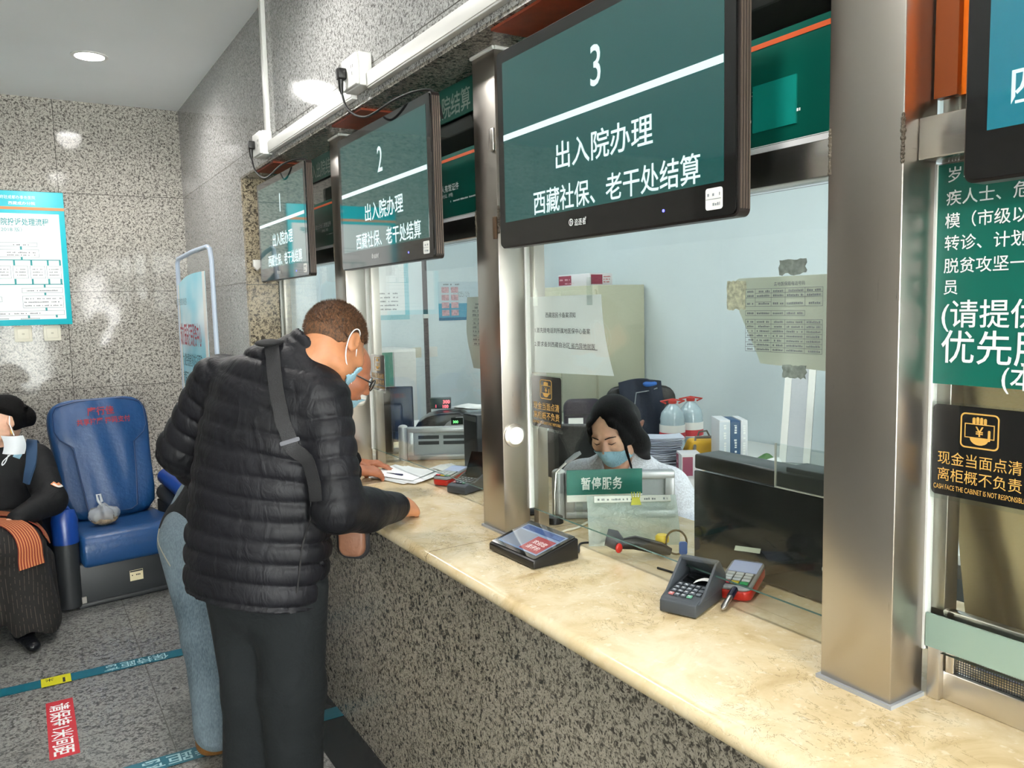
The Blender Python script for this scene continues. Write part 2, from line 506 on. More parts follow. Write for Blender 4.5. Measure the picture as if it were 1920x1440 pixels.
mb.prism([(p[0], p[1]) for p in prof], YB + .02, YP, 0, Mx)
mb.build('marble_top', M['stone'], ctr, smooth=True)
MB().box((1.396, YB + .02, .862), (1.80, YP, ZC - .001)).build('inner_ledge', M['stone'], ctr)
MB().box((1.04, YB + .02, .0), (1.07, YP, .862)).build('back_board', M['white_plastic'], ctr)

# ------------------------------------------------------------------ steel posts and glazed service windows
names = ['third steel post from the far pillar, nearest the camera, wide and close', 'steel post between the second and third service windows', 'steel post between the first and second service windows']
for (y0, y1), lb in zip(POSTS, names):
    t = thing('steel_post', 'brushed ' + lb if lb.startswith('steel') else 'brushed ' + lb, 'post', (XC, (y0 + y1) / 2, ZC), group='steel posts between the service windows')
    mb = MB().box((XC, y0, ZC), (XG - .002, y1, ZS - .012))
    mb.build('shaft', M['steel'], t, bevel=.002, seg=2)
    MB().box((XC - .006, y0 - .006, ZC), (XG - .004, y1 + .006, ZC + .007)).build('sealant', mat('grey_sealant', '9a9da0', .6), t)
    MB().tube([(XC - .002, y0 - .002, ZS - .016), (XC - .002, y1 + .002, ZS - .016)], .006, 8).tube([(XC, y0 - .003, ZS - .016), (XG, y0 - .003, ZS - .016)], .006, 8).build('top_sealant', M['white_plastic'], t)
# welded seams where the rail meets the near post
wm = mat('weld_bead', '6d655a', .5, metal=.7, bump=(400, .6))
BAYS = [(-.415, .795), (.935, 2.073), (2.205, 3.385), (3.52, YP - .04)]
for o in [o for o in COL.objects if o.name.startswith('steel_post')]:
    yc = o.location.y
    for yy in (yc - .068, yc + .067):
        mb = MB(); zz = 1.815
        while zz < 1.89:
            mb.ell((XC + .002, yy, zz), (.005 * random.uniform(.6, 1.2), .004 * random.uniform(.6, 1.3), .005), 8, 6); zz += .006
        mb.build('weld_seam', wm, o, smooth=True)
for i, (y0, y1) in enumerate(BAYS):
    n = 4 - i
    win = thing('window_%d' % n, None, None, (XG, (y0 + y1) / 2, ZC), kind='structure')
    zb = .972 if n != 4 else .985
    # main pane (gap below it for passing papers) and header pane
    pb = MB()
    pb.box((XG, y0 + .002, zb), (XG + .008, y1 - .002, 1.815))
    pane = pb.build('pane', [M['glass'], M['glass_edge']], win)
    me = pane.data
    for p in me.polygons:
        if abs(p.normal.x) < .5: p.material_index = 1
    MB().box((XG, y0 + .002, 1.885), (XG + .006, y1 - .002, ZS - .012)).build('header_pane', M['glass'], win)
    rl = MB().box((XG - .055, y0, 1.818), (XG + .012, y1, 1.885)).build('rail', M['steel_h'], win, bevel=.003)
    jb = MB()
    for (a, c) in ((y1 - .028, y1), (y0, y0 + .028)):
        jb.box((XG + .012, a, ZC), (XG + .05, c, ZS - .012))
    jb.build('jamb', M['steel'], win, bevel=.0015)
    sl = MB()
    sl.box((XG - .006, y0 - .0015, zb), (XG + .012, y0 + .004, 1.815)).box((XG - .006, y1 - .004, zb), (XG + .012, y1 + .0015, 1.815))
    sl.build('silicone_seal', M['white_plastic'], win)
    if i < 3:
        # chrome bolt cover low on the post's side
        pass
for (y0, y1), lb in zip(POSTS[1:], ('round silver disc on the post beside the third window', 'round silver disc on the post beside the second window')):
    t = thing('lock_disc', lb, 'disc', (1.268, y0, 1.205), group='round silver discs on the post sides')
    Mk = Matrix.Translation((1.262, y0 - .0005, 1.205)) @ Matrix.Rotation(PI / 2, 4, 'X')
    MB().lathe([(.036, 0), (.036, .006), (.032, .009), (.0, .009)], 36, Mk).build('rim', M['steel_bright'], t, smooth=True)
    MB().lathe([(.028, .009), (.027, .0115), (.0, .012)], 36, Mk).build('cover', mat('disc_white', 'e9e7e0', .25), t, smooth=True)

# ------------------------------------------------------------------ hanging queue displays
M['screen'] = mat('lit_screen', '04201e', .03, emit='0b5a55', estr=.40, coat=1.0, spec=1.0)
M['screen_blue'] = mat('lit_screen_blue', '041c22', .04, emit='0d6a78', estr=.85, coat=1.0, spec=.8)
M['screen_text'] = mat('lit_letters', '0a0a0a', .1, emit='cfe6e6', estr=.8)
M['bezel'] = mat('display_bezel', '0a0b0c', .07, coat=.8)
M['display_body'] = mat('display_body', '2a2422', .35, metal=.3)
M['edge_trim'] = mat('edge_trim', '6a5e56', .35, metal=.6)
def display(yl, label, num, rows, scr, sticker=True, mirror_logo=True):
    W, Hh, z0, x0 = .832, .500, 1.755, 1.118
    t = thing('queue_display', label, 'display', (x0, yl - W / 2, z0), group='hanging queue displays')
    F = frame_yz(x0, yl, z0)
    MB().rrect(W, Hh, .012, -.006, 0, cx=W / 2, cy=Hh / 2, M=F).build('bezel', M['bezel'], t)
    MB().rrect(W + .008, Hh + .008, .014, -.034, -.006, cx=W / 2, cy=Hh / 2, M=F).build('casing', M['display_body'], t)
    mb = MB()
    for k in range(4): mb.box((.0 - .006, .01, -.032 + k * .007), (W + .006, Hh - .01, -.029 + k * .007), M=F)
    mb.build('edge_trim', M['edge_trim'], t)
    sx0, sx1, sy0, sy1 = .028, W - .028, .062, Hh - .03
    MB().box((sx0, sy0, -.002), (sx1, sy1, .0006), M=F).build('screen', scr, t)
    ex = MB(); rect(ex, sx0, .272, sx1, .287)
    letters('lettering', rows, F, M['screen_text'], t, .0014, ex)
    lm = MB()
    lm.prism(circ(.0085, 20, .325, .034), 0, .001); lm2 = MB()
    for rr in (.0085,):
        o = circ(rr, 20, .325, .034); i_ = circ(rr * .78, 20, .325, .034)
        for k in range(20): lm2.add([(*o[k], 0), (*o[(k + 1) % 20], 0), (*i_[(k + 1) % 20], 0), (*i_[k], 0)], [(0, 1, 2, 3)])
    rect(lm2, .3225, .028, .3245, .040); rect(lm2, .3225, .035, .3295, .0365); rect(lm2, .328, .029, .3295, .0365)
    letters('logo', [('追逐者', .338, .026, .017, {'sx': .9}), ('®', .379, .036, .008)], F, M['white'], t, .0012, lm2)
    if sticker:
        MB().rrect(.042, .04, .005, 0.0, .0012, cx=W - .052, cy=.033, M=F).build('sticker', M['white_plastic'], t)
        sb = MB(); rect(sb, W - .072, .032, W - .034, .033); scribble(sb, W - .068, W - .036, .038, .006); scribble(sb, W - .068, W - .036, .02, .006)
        sb.v = [tuple(F @ Vector((p[0], p[1], .0016))) for p in sb.v]; sb.build('sticker_print', M['grey_ink'], t)
    MB().prism(circ(.003, 10, W - .19, .026), 0, .0012, M=F).build('power_light', mat('blue_led', '101050', .3, emit=(.1, .1, 1), estr=3), t)
    if num == '3': MB().box((1.213, 2.075, 2.05), (1.2215, 2.10, 2.115)).build('mount_clamp', M['steel_bright'], t, bevel=.002); MB().box((1.213, 2.074, 1.795), (1.2215, 2.09, 1.86)).build('mount_clamp', mat('rusty_clamp', '5a4634', .6, metal=.5), t, bevel=.002)
    # arm to the post behind
    MB().box((.02, .2, -.085), (.06, .26, -.034), M=F).box((-.03, .19, -.1), (.09, .27, -.085), M=F).build('bracket', M['steel'], t)
    return t
R3 = [('出入院办理', .437, .168, .068, {'align': 'CENTER', 'bold': .008, 'w': .345}), ('西藏社保、老干处结算', .456, .072, .062, {'align': 'CENTER', 'bold': .008, 'w': .578})]
def nrow(c): return [(c, .426, .322, .125, {'align': 'CENTER', 'bold': .004, 'sx': .8})]
display(1.883, 'large hanging display showing number 3, nearest one seen whole', '3', nrow('3') + R3, M['screen'])
display(3.125, 'hanging display showing number 2 beside the second socket box', '2', nrow('2') + R3, M['screen'])
display(4.395, 'hanging display showing number 1 beside the granite pillar', '1', nrow('1') + R3, M['screen'])
display(.636, 'hanging display cut off at the top right corner, nearest the camera', '4', [('四川', .054, .092, .052, {'bold': .01})], M['screen_blue'], sticker=False)

# ------------------------------------------------------------------ cable trunking, sockets, plugs
t = thing('cable_trunking', 'white plastic cable trunking along the wall above the displays', 'trunking', (XU, 2, 2.39))
MB().box((XU - .024, -3.0, 2.372), (XU, 2.762, 2.43)).box((XU - .024, 2.918, 2.372), (XU, 4.088, 2.43)).build('channel', M['white_plastic'], t, bevel=.003)
MB().box((XU - .027, -3.0, 2.378), (XU - .023, 2.762, 2.424)).box((XU - .027, 2.918, 2.378), (XU - .023, 4.088, 2.424)).build('lid', M['white_plastic'], t, bevel=.002)
t = thing('cable_conduit', 'white vertical conduit running from the ceiling to the far socket box', 'conduit', (XU, 4.12, 2.8))
MB().box((XU - .022, 4.105, 2.478), (XU, 4.145, HC - .002)).build('channel', M['white_plastic'], t, bevel=.003)
MB().box((XU - .012, 4.147, 2.478), (XU, 4.185, HC - .002)).build('shadow_strip', M['cream_plastic'], t, bevel=.003)  # toned strip standing in for the conduit's grey shadow
def socket_box(y, z, label, side):
    t = thing('socket_box', label, 'socket', (XU, y, z), group='white socket boxes on the trunking')
    MB().box((XU - .05, y - .075, z - .058), (XU, y + .075, z + .058)).build('back_box', M['white_plastic'], t, bevel=.006, seg=3)
    MB().box((XU - .062, y - .072, z - .055), (XU - .048, y + .072, z + .055)).build('face_plate', M['white_plastic'], t, bevel=.005, seg=3)
    hb = MB()
    for dy in (-.036,):
        for (a, b_) in ((-.008, .012), (.008, .012), (0, -.012)):
            hb.box((XU - .0628, y + dy + a - .0012, z + b_ - .006), (XU - .0615, y + dy + a + .0012, z + b_ + .006))
    hb.build('socket_holes', M['black_plastic'], t)
    p = thing('power_plug', 'black angled power plug with a cable pushed into the ' + side + ' socket box', 'plug', (XU - .062, y + .03, z))
    yy = y + .034
    Mp = frame_yz(XU - .0622, yy, z)
    MB().rrect(.036, .04, .008, 0, .03, M=Mp).build('plug_body', M['black_plastic'], p, bevel=.003)
    MB().tube([(XU - .08, yy, z - .018), (XU - .08, yy, z - .05), (XU - .078, yy - .003, z - .07)], [.011, .009, .005], 12).build('strain_relief', M['black_plastic'], p, smooth=True)
    ctl = [Vector(c) for c in ((XU - .078, yy - .003, z - .07), (XU - .074, yy - .05, z - .135), (XU - .06, yy - .18, z - .185), (1.092, yy - .36, 2.272), (1.135, yy - .45, 2.288), (1.172, yy - .51, 2.275), (1.182, yy - .54, 2.19))]
    pts = []
    for k in range(len(ctl) - 1):
        p0, p1, p2, p3 = ctl[max(0, k - 1)], ctl[k], ctl[k + 1], ctl[min(len(ctl) - 1, k + 2)]
        for m_ in range(6):
            u = m_ / 6; pts.append(.5 * ((2 * p1) + (p2 - p0) * u + (2 * p0 - 5 * p1 + 4 * p2 - p3) * u * u + (3 * p1 - p0 - 3 * p2 + p3) * u ** 3))
    pts.append(ctl[-1])
    MB().tube(pts, .0042, 8).build('cable', M['rubber'], p, smooth=True)
socket_box(4.165, 2.425, 'white double socket box at the far end of the trunking under the conduit', 'far')
socket_box(2.84, 2.442, 'white double socket box on the trunking above display number 2', 'near')

t = thing('door_stop_hook', 'small white hook box stuck on the granite pillar beside display number 1', 'hook', (1.2, 4.742, 1.86))
F = frame_xz(1.185, 4.7495, 1.84)
MB().prism([(-.022, .05), (.022, .05), (.022, .012), (.0, -.01), (-.022, .012)], 0, .022, M=F).build('shell', M['white_plastic'], t, bevel=.003)
MB().tube([F @ Vector((-.016, .004, .012)), F @ Vector((0, -.016, .02)), F @ Vector((.016, .004, .012))], .003, 8).build('hook_loop', M['steel_bright'], t)

# ------------------------------------------------------------------ header signs above the rail
XS = XG - .012
def header_sign(y0, y1, label, upper=True, patch=False, red_y=None):
    """y0<y1 ; two boards: name board near the top, instruction board below"""
    t = thing('header_sign', label, 'sign', (XS, (y0 + y1) / 2, 2.1), group='green header signs above the windows')
    W = y1 - y0
    F = frame_yz(XS, y1, 1.886)
    MB().box((0, .0, -.075), (W, .455, -.06), M=F).build('back_board', M['black_plastic'], t)  # black board added to keep the office ceiling glow out of the gap
    MB().box((0, .0, -.008), (W, .235, 0), M=F).build('lower_board', M['green_dark'], t)
    eb = MB(); rect(eb, 0, .001, W, .019); rect(eb, 0, .02, W, .0215)
    letters('white_border', [], F, M['white'], t, .001, eb)
    rows = [('请出示本人有效证件', W - .255, .112, .026, {'bold': .012, 'space': 1.05, 'align': 'RIGHT'}) if not patch else ('请出示本人有效证件', W - .19, .112, .026, {'bold': .012, 'space': 1.12, 'align': 'RIGHT'}),
            ('(身份证、护照)', W - .30, .092, .014, {'align': 'RIGHT'}) if not patch else ('པའི་', 9, 9, .01)]
    if patch: rows = rows[:1]
    sb = MB(); scribble(sb, W - .32, W - .12, .072, .006)
    letters('lettering', rows, F, M['white'], t, .001, sb)
    ob = MB(); rect(ob, 0, .212, W, .222); letters('orange_line', [], F, M['orange_line'], t, .001, ob)
    G = frame_yz(XS, y1, 2.232)
    MB().box((0, 0, -.008), (W, .112, 0), M=G).build('upper_board', M['green_sign'], t)
    letters('name_lettering', [('入出院结算', W - .51, .018, .078, {'bold': .01, 'w': .35})], G, mat('faded_print', 'a9b8b0', .5), t, .001)
    if patch:
        MB().box((W - .238, .05, .0), (W - .13, .142, .003), M=F).build('cover_patch', mat('teal_patch', '0b8479', .4), t)
    return t
header_sign(.94, 2.068, 'green header sign behind display number 3 with a plain teal patch', patch=True)
header_sign(2.21, 3.38, 'green header sign between the two middle steel posts, behind display number 2')
header_sign(3.525, YP - .045, 'green header sign in the far window, behind display number 1')
t = thing('orange_sign', 'orange header sign above the priority service window', 'sign', (XS, .2, 2.1))
F = frame_yz(XS + .006, .793, 1.918)
MB().box((0, 0, -.008), (1.15, .42, 0), M=F).build('board', M['orange_sign'], t)
MB().box((0, .0, 0.0), (.038, .42, .012), M=F).build('side_strip', mat('brown_strip', '8a4317', .4), t)
MB().box((.088, .185, 0.0), (.25, .3, .002), M=F).build('white_patch', mat('pale_pink', 'ddb9b0', .5), t)
MB().box((.034, -.032, .002), (.04, .014, .008), M=F).build('clip', M['clear'], t)
# red boards added under the soffit to stand in for reddish reflections
for k, y in enumerate((1.9, 3.2, 4.42)):
    t = thing('red_reflection', ('short red board painting a reddish reflection under the granite soffit by display number %d' % (3 - k)), 'board', (1.2, y, 2.34), group='red boards painting reflections under the soffit')
    MB().box((XU + .012, y - .28, ZS - .02), (XG - .02, y + .05, ZS - .0125)).build('panel', M['reflection_red'], t)

# ------------------------------------------------------------------ priority poster, cash stickers, notices on the glass
t = thing('priority_poster', 'green poster with large white characters on the nearest window', 'poster', (XG, .4, 1.6))
F = frame_yz(XG - .002, .793, 1.452)
MB().box((0, 0, -.0015), (.62, .361, 0), M=F).build('sheet', M['green_sign'], t)
MB().box((-.006, 0, -.001), (.0, .361, .0005), M=F).build('white_edge', M['white_plastic'], t)
rows = [('照', .017, .347, .027), ('岁、', .017, .306, .034), ('疾人士、危', .0165, .2655, .034), ('模（市级以', .0155, .226, .034), ('转诊、计划', .0155, .1865, .034),
        ('脱贫攻坚一', .0155, .149, .034), ('员', .0155, .114, .034), ('(请提供', .012, .063, .046), ('优先服', .014, -.0005, .0555), ('(本', .105, -.05, .05)]
rows = [(a, x, y + (.052 if i > 6 else .024) * 0 + .004, s * (.77 if i < 7 else 1.05), {'bold': .007}) for i, (a, x, y, s) in enumerate(rows)]
rows = [(a, x, y + .0, s, o) for (a, x, y, s, o) in rows if y > -.03] + [('(本', .11, .004, .03, {'bold': .016})]
rows[-1] = ('(本', .112, .004, .044, {'bold': .007})
letters('lettering', [(a, x, (y * .0 + Y), s, o) for (a, x, y, s, o), Y in zip(rows, (.366, .333, .296, .259, .223, .186, .151, .099, .041, .002))], F, M['white'], t, .001)
def cash_sticker(y1, z0, label):
    t = thing('cash_sticker', label, 'sticker', (XG, y1, z0), group='black and gold cash stickers on the windows')
    F = frame_yz(XG - .0015, y1, z0)
    MB().rrect(.166, .166, .006, -.0008, 0, cx=.083, cy=.083, M=F).build('clear_film', M['clear'], t)
    MB().rrect(.156, .154, .008, 0, .0008, cx=.083, cy=.085, M=F).build('black_sheet', M['black_gloss'], t)
    ex = MB(); cx, cy = .083, .123
    o = rrect_pts(.062, .058, .008, cx, cy); i_ = rrect_pts(.057, .053, .006, cx, cy)
    for k in range(len(o)): ex.add([(*o[k], 0), (*o[(k + 1) % len(o)], 0), (*i_[(k + 1) % len(o)], 0), (*i_[k], 0)], [(0, 1, 2, 3)])
    outline(ex, cx - .024, cy - .012, cx + .024, cy + .012, .0016)
    for k in range(4):
        ex.prism(rrect_pts(.0048, .012 - abs(k - 1.3) * .001, .0022, cx - .009 + k * .006, cy + .0175 - abs(k - 1.3) * .0006), 0, .0003)
    ex.prism([(cx - .015 + 0 * k, cy - .012) for k in range(1)] + [(cx - .015 * math.cos(PI * k / 10), cy - .012 - .011 * math.sin(PI * k / 10)) for k in range(11)] + [(cx + .015, cy - .012)], 0, .0003)
    ex.prism(rrect_pts(.004, .018, .0018, cx + .0155, cy - .006), 0, .0003)
    letters('gold_lettering', [('¥', cx, cy - .0085, .022, {'align': 'CENTER', 'bold': .012}), ('现金当面点清', .083, .063, .024, {'align': 'CENTER', 'w': .135}),
                           ('离柜概不负责', .083, .035, .024, {'align': 'CENTER', 'w': .135}), ('CASH FACE THE CABINET IS NOT RESPONSIBLE', .083, .018, .012, {'align': 'CENTER', 'w': .148})], F, M['gold'], t, .0012, ex)
cash_sticker(.793, 1.256, 'black and gold cash sticker on the nearest window below the green poster')
cash_sticker(2.055, 1.226, 'black and gold cash sticker on the third window beside the steel post')
cash_sticker(3.37, 1.236, 'black and gold cash sticker on the second window, in front of the bent man')

t = thing('paper_notice', 'white paper notice with three printed lines taped inside the third window', 'notice', (XG, 1.9, 1.5))
def pn(u, v):
    y = 2.068 - .352 * u - (.045 * u ** 2 * (1 - v) ** 2) - .02 * (1 - v) * (1 - u) * 0 ; z = 1.395 + .228 * v + .012 * u * (1 - v)
    return (XG + .0095 + .012 * max(0, u - .6) * (1 - v), y, z)
MB().grid(pn, 12, 12).build('sheet', M['thin_paper'], t, smooth=True)
F = frame_yz(XG + .0088, 2.068, 1.395)
ex = MB(); rect(ex, .2, .078, .335, .0795)
letters('lettering', [('西藏居民卡备案须知', .085, .167, .0165, {'w': .15}), ('1.首先拨电话到所属地医保中心备案', .024, .122, .0165, {'w': .275}), ('2.要求备到西藏自治区 省内异地就医', .024, .081, .0165, {'w': .3})], F, M['ink'], t, .0012, ex)
for a, b_ in ((.29, .275), (.02, .25)): MB().box((a, .2, .001), (a + .025, b_, .0016), M=F).build('tape', M['clear'], t)

t = thing('phone_list', 'yellowing printed table of phone numbers taped on the third window', 'notice', (XG, 1.1, 1.56))
F = frame_yz(XG - .0016, 1.235, 1.455)
MB().prism([(.0, .185), (.01, .19), (.23, .19), (.23, .005), (.07, .012), (.062, .03), (.012, .12)], -.0005, 0, M=F).build('sheet', thin_paper('aged_paper', 'd9e2d6'), t)
ex = MB()
def hl(y, x0=.03, x1=.222): rect(ex, x0, y, x1, y + .0009)
def vl(x, y0, y1): rect(ex, x, y0, x + .0009, y1)
X5 = (.03, .056, .098, .133, .181, .222)
for y in (.166, .148, .13): hl(y)
hl(.157, .056); hl(.139, .056, .098)
for x in X5: vl(x, .13, .167)
hl(.121, .03, .181); hl(.111, .03, .181); vl(.03, .111, .122); vl(.181, .111, .122); vl(.056, .111, .122); vl(.098, .111, .122); vl(.133, .111, .122)
for k in range(8): hl(.103 - k * .0095)
for x in X5: vl(x, .0365, .104)
for k in range(7):
    for a, c in zip(X5, X5[1:]): scribble(ex, a + .005, c - .004, .0965 - k * .0095, .0042, dens=.9)
for yy in (.159, .15, .134):
    for a, c in zip(X5, X5[1:]): scribble(ex, a + .005, c - .004, yy, .0045, dens=.9)
for a, c in zip(X5[:4], X5[1:5]): scribble(ex, a + .005, c - .004, .114, .0045, dens=.9)
letters('lettering', [('各地医保局电话号码', .105, .172, .0085, {'bold': .012})], F, M['grey_ink'], t, .001, ex)
old = mat('old_tape', '7f8a84', .6, var=(90, .35)); tb = MB()
def ragged(x0, y0, x1, y1, n=9, j=.003):
    p = [(x0 + (x1 - x0) * k / n, y0 + random.uniform(-j, j)) for k in range(n + 1)] + [(x1 + random.uniform(-j, j), y0 + (y1 - y0) * k / 4) for k in range(1, 4)]
    p += [(x1 - (x1 - x0) * k / n, y1 + random.uniform(-j, j) * .4) for k in range(n + 1)] + [(x0 + random.uniform(-j, j), y1 - (y1 - y0) * k / 4) for k in range(1, 4)]
    return p
MB().prism(ragged(.118, .193, .183, .222), .0, .0008, M=F).build('grey_tape', old, t)
MB().prism(ragged(.128, -.012, .186, .012), .0, .0008, M=F).build('grey_tape', old, t)
MB().prism(ragged(-.022, .125, .03, .185), .0, .0008, M=F).build('peeling_tape', mat('peeled_tape', 'b9bda5', .7, var=(120, .4)), t)

# ------------------------------------------------------------------ far-wall poster and switch plates
t = thing('flow_poster', 'teal framed white flow chart poster on the far granite wall', 'poster', (-.2, YF, 2.0))
F = frame_xz(-.62, YF - .018, 1.535)
PW, PH = .945, .925
MB().box((0, 0, 0), (PW, PH, .015), M=F @ Matrix.Translation((0, 0, 0))).build('board', M['teal'], t, bevel=.002)
MB().box((.05, .04, .015), (PW - .035, .772, .0158), M=F).build('white_field', M['white'], t)
ob = MB(); rect(ob, 0, .797, PW, .817); letters('orange_band', [], F, mat('orange_band', 'd98a55', .5), t, .0165, ob)
letters('title', [('医院投诉处理流程', .515, .695, .052, {'bold': .014, 'w': .325}), ('（2018 版）', .52, .65, .032, {'w': .135})], F, M['teal_text'], t, .0168)
letters('heading', [('自治区政府驻成都办事处医院', .47, .872, .026, {'w': .30}), ('西藏成办分院', .61, .833, .024, {'bold': .012, 'w': .16})], F, M['white'], t, .0162)
fc = MB(); lb_ = MB(); tx = MB()
def fbox(x0, y0, x1, y1): outline(lb_, x0, y0, x1, y1, .0022)
def arrow(x, y1, y0): rect(fc, x - .006, y0, x + .006, y1)
fbox(.35, .545, .765, .573); scribble(tx, .62, .72, .553, .010); arrow(.665, .545, .525)
fbox(.34, .472, .772, .525); scribble(tx, .58, .75, .5, .009); scribble(tx, .58, .75, .482, .009); arrow(.665, .472, .455)
rect(fc, .3, .45, .9, .456)
for x in (.31, .41, .515, .617, .72, .82, .895):
    arrow(x, .45, .415)
    if x < .88:
        fbox(x - .045 + .035, .325, x + .045 + .035, .412); 
        for k in range(3): scribble(tx, x - .03 + .035, x + .03 + .035, .395 - k * .02 - .01, .008)
    arrow(x, .322, .285)
rect(fc, .3, .281, .905, .287); arrow(.79, .281, .262)
fbox(.65, .225, .9, .26); scribble(tx, .68, .87, .236, .009); arrow(.79, .225, .208)
fbox(.65, .12, .9, .205)
for k in range(3): scribble(tx, .66, .89, .18 - k * .024, .009)
fbox(.3, .225, .52, .26); fbox(.3, .165, .53, .2); arrow(.79, .12, .1)
fbox(.2, .068, .9, .1); scribble(tx, .4, .75, .078, .009); arrow(.68, .068, .05); arrow(.85, .068, .05)
fbox(.42, .045 + .0, .56, .05) ; fbox(.63, .042, .745, .05); 
for o_ in (fc,): letters('flow_lines', [], F, M['teal_text'], t, .0163, o_)
letters('flow_boxes', [], F, mat('pale_outline', '6f8a92', .6), t, .0162, lb_)
letters('flow_lettering', [], F, M['grey_ink'], t, .0162, tx)
for x, lb in ((.0175, 'cream wall plate under the flow chart poster, left of two'), (.195, 'cream wall plate under the flow chart poster, right of two')):
    t = thing('wall_plate', lb, 'wall plate', (x, YF, 1.475), group='cream wall plates under the poster')
    F = frame_xz(x, YF - .001, 1.475)
    MB().rrect(.108, .11, .006, 0, .012, M=F).build('plate', M['cream_plastic'], t, bevel=.002)
    mb = MB(); outline(mb, -.036, -.036, .036, .036, .002); mb.box((-.008, -.006, 0), (.008, .006, .002))
    letters('insert', [], F, mat('plate_line', 'b3ae9b', .5), t, .0125, mb)

# ------------------------------------------------------------------ floor tapes and sticker
def floor_tape(y, label, x0, x1, marker):
    t = thing('floor_tape', label, 'floor tape', ((x0 + x1) / 2, y, 0), group='teal distance tapes on the floor')
    MB().box((x0, y - .042, .0032), (x1, y + .042, .0042)).build('strip', mat('floor_tape_blue', '0d5e70', .35), t)
    F = Matrix(((-1, 0, 0, 0), (0, -1, 0, y), (0, 0, 1, .0042), (0, 0, 0, 1)))
    rows = []
    for xx in (-1.35, -.33, .69): rows.append(('保持距离', -xx - .62 + .0, -.028, .072, {'bold': .008, 'space': 1.15, 'w': .34}))
    rows = [('保持距离', -.487, -.026, .07, {'bold': .008, 'w': .27}), ('请在一米', -.96, -.026, .07, {'bold': .008, 'w': .36}), ('线外等候', .45, -.026, .07, {'bold': .008, 'w': .36})]
    letters('lettering', rows if marker else [('保持距离', -.62, -.026, .07, {'bold': .008, 'w': .37}), ('请在一米', -.1, -.026, .07, {'bold': .008, 'w': .37})], F, mat('tape_print', '9fc4cc', .5), t, .0004)
    if marker:
        MB().box((-.03, y - .046, .0043), (.085, y + .046, .0047)).build('yellow_marker', mat('tape_yellow', 'c9c31e', .4), t)
        letters('marker_lettering', [('1', -.075, -.012, .07, {'bold': .02, 'rot': 0}), ('米', -.02, -.03, .035, {})], F, M['ink'], t, .0008)
floor_tape(3.962, 'teal floor tape with a yellow one metre mark, nearer the chairs', -1.6, .83, True)
floor_tape(3.0, 'teal floor tape at the bottom edge, nearer the camera', -1.2, .984, False)
t = thing('floor_sticker', 'red rectangular floor sticker with white characters', 'floor sticker', (.03, 3.5, 0))
MB().box((-.018, 3.245, .0005), (.08, 3.748, .0012)).build('sheet', M['red_print'], t)
F = Matrix(((0, 1, 0, .031), (-1, 0, 0, 3.735), (0, 0, 1, .0014), (0, 0, 0, 1)))
letters('lettering', [('请保持1米间距', .02, -.03, .078, {'bold': .014, 'w': .45})], F, M['white'], t, .0004)

# ------------------------------------------------------------------ banner stand by the pillar
t = thing('banner_stand', 'white tubular banner stand with a pale blue service banner by the pillar', 'banner', (.9, 5.0, 0))
def bs(u, v):   # u along the banner left->right, v up ; leaning slightly
    a = Vector((.868, 5.43, .06)).lerp(Vector((.905, 4.63, .06)), u); c = Vector((.87, 5.42, 1.93)).lerp(Vector((.94, 4.78, 1.97)), u)
    return a.lerp(c, v)
frame_pts = [bs(-.02, 0)]
for k in range(9): frame_pts.append(bs(-.02, .1 + .88 * k / 9))
frame_pts += [bs(-.015, .985), bs(.02, 1.0), bs(.5, 1.004), bs(.93, 1.0), bs(1.0, .99), bs(1.03, .955)]
for k in range(9): frame_pts.append(bs(1.03 + .05 * k / 8, .9 - .9 * k / 8))
MB().tube(frame_pts, .0135, 12).build('tube_frame', mat('painted_tube', 'b9c6d8', .3), t, smooth=True)
fb = MB(); 
for u in (-.02, 1.08):
    p = bs(u, 0); fb = MB(); fb.tube([p + Vector((-.05, -.01, -.045)), p + Vector((0, 0, -.04)), p + Vector((.005, .01, -.045))], .013, 10)
    fb.build('foot', M['grey_plastic'], t, smooth=True)
def bn(u, v):
    sag = .02 * math.sin(PI * v) * (1 - math.sin(PI * u)); p = bs(.02 + .86 * u, .03 + .9 * v - .02 * (1 - u) * v + .01 * math.sin(PI * u) * v)
    return p + Vector((-.012 - .018 * math.sin(PI * u), 0, 0))
tb = NT('banner_print')
tc = tb.node('ShaderNodeTexCoord')
n1 = tb.noise(tb.pos(), 1.6, 3)
tb.set(**{'Base Color': tb.ramp(n1, [(.34, '5bb9d6'), (.5, '9bd8e8'), (.64, 'e6f3f8')]), 'Roughness': .45})
MB().grid(bn, 12, 24, .001).build('banner_sheet', tb.m, t, smooth=True)
eb = MB()
eb.grid(lambda u, v: bn(.0 + .09 * u, v) + Vector((-.002, 0, 0)), 2, 24, .0005).grid(lambda u, v: bn(.93 + .07 * u, v) + Vector((-.002, 0, 0)), 2, 24, .0005)
eb.build('white_margin', M['white_plastic'], t, smooth=True)
o_ = bn(.0, 0); uu = bn(1, 0) - bn(0, 0); vv = bn(0, 1) - bn(0, 0)
F = frame_n(bn(0, 0) + Vector((-.022, 0, 0)), uu, vv)
letters('red_lettering', [('成办医院便民服务中心', (.14), 1.30, .14, {'bold': .016, 'w': .52}), ('服务流程:', .19, .74, .09, {'bold': .014, 'w': .16})], F, mat('banner_red', 'a02440', .5), t, .006)
letters('blue_lettering', [('为避免患者多次往返医院', .17, 1.17, .085, {'bold': .01, 'w': .48}), ('就医不便，成办医院推出', .16, 1.06, .085, {'bold': .01, 'w': .48}), ('心手续快速检查报告', .17, .95, .085, {'bold': .01, 'w': .48}), ('复诊）。', .18, .85, .085, {'bold': .01, 'w': .1}),
                        ('自治区政府驻成都办事处医院', .07, 1.53, .045, {'w': .28})], F, mat('banner_blue', '2d6070', .5), t, .006)

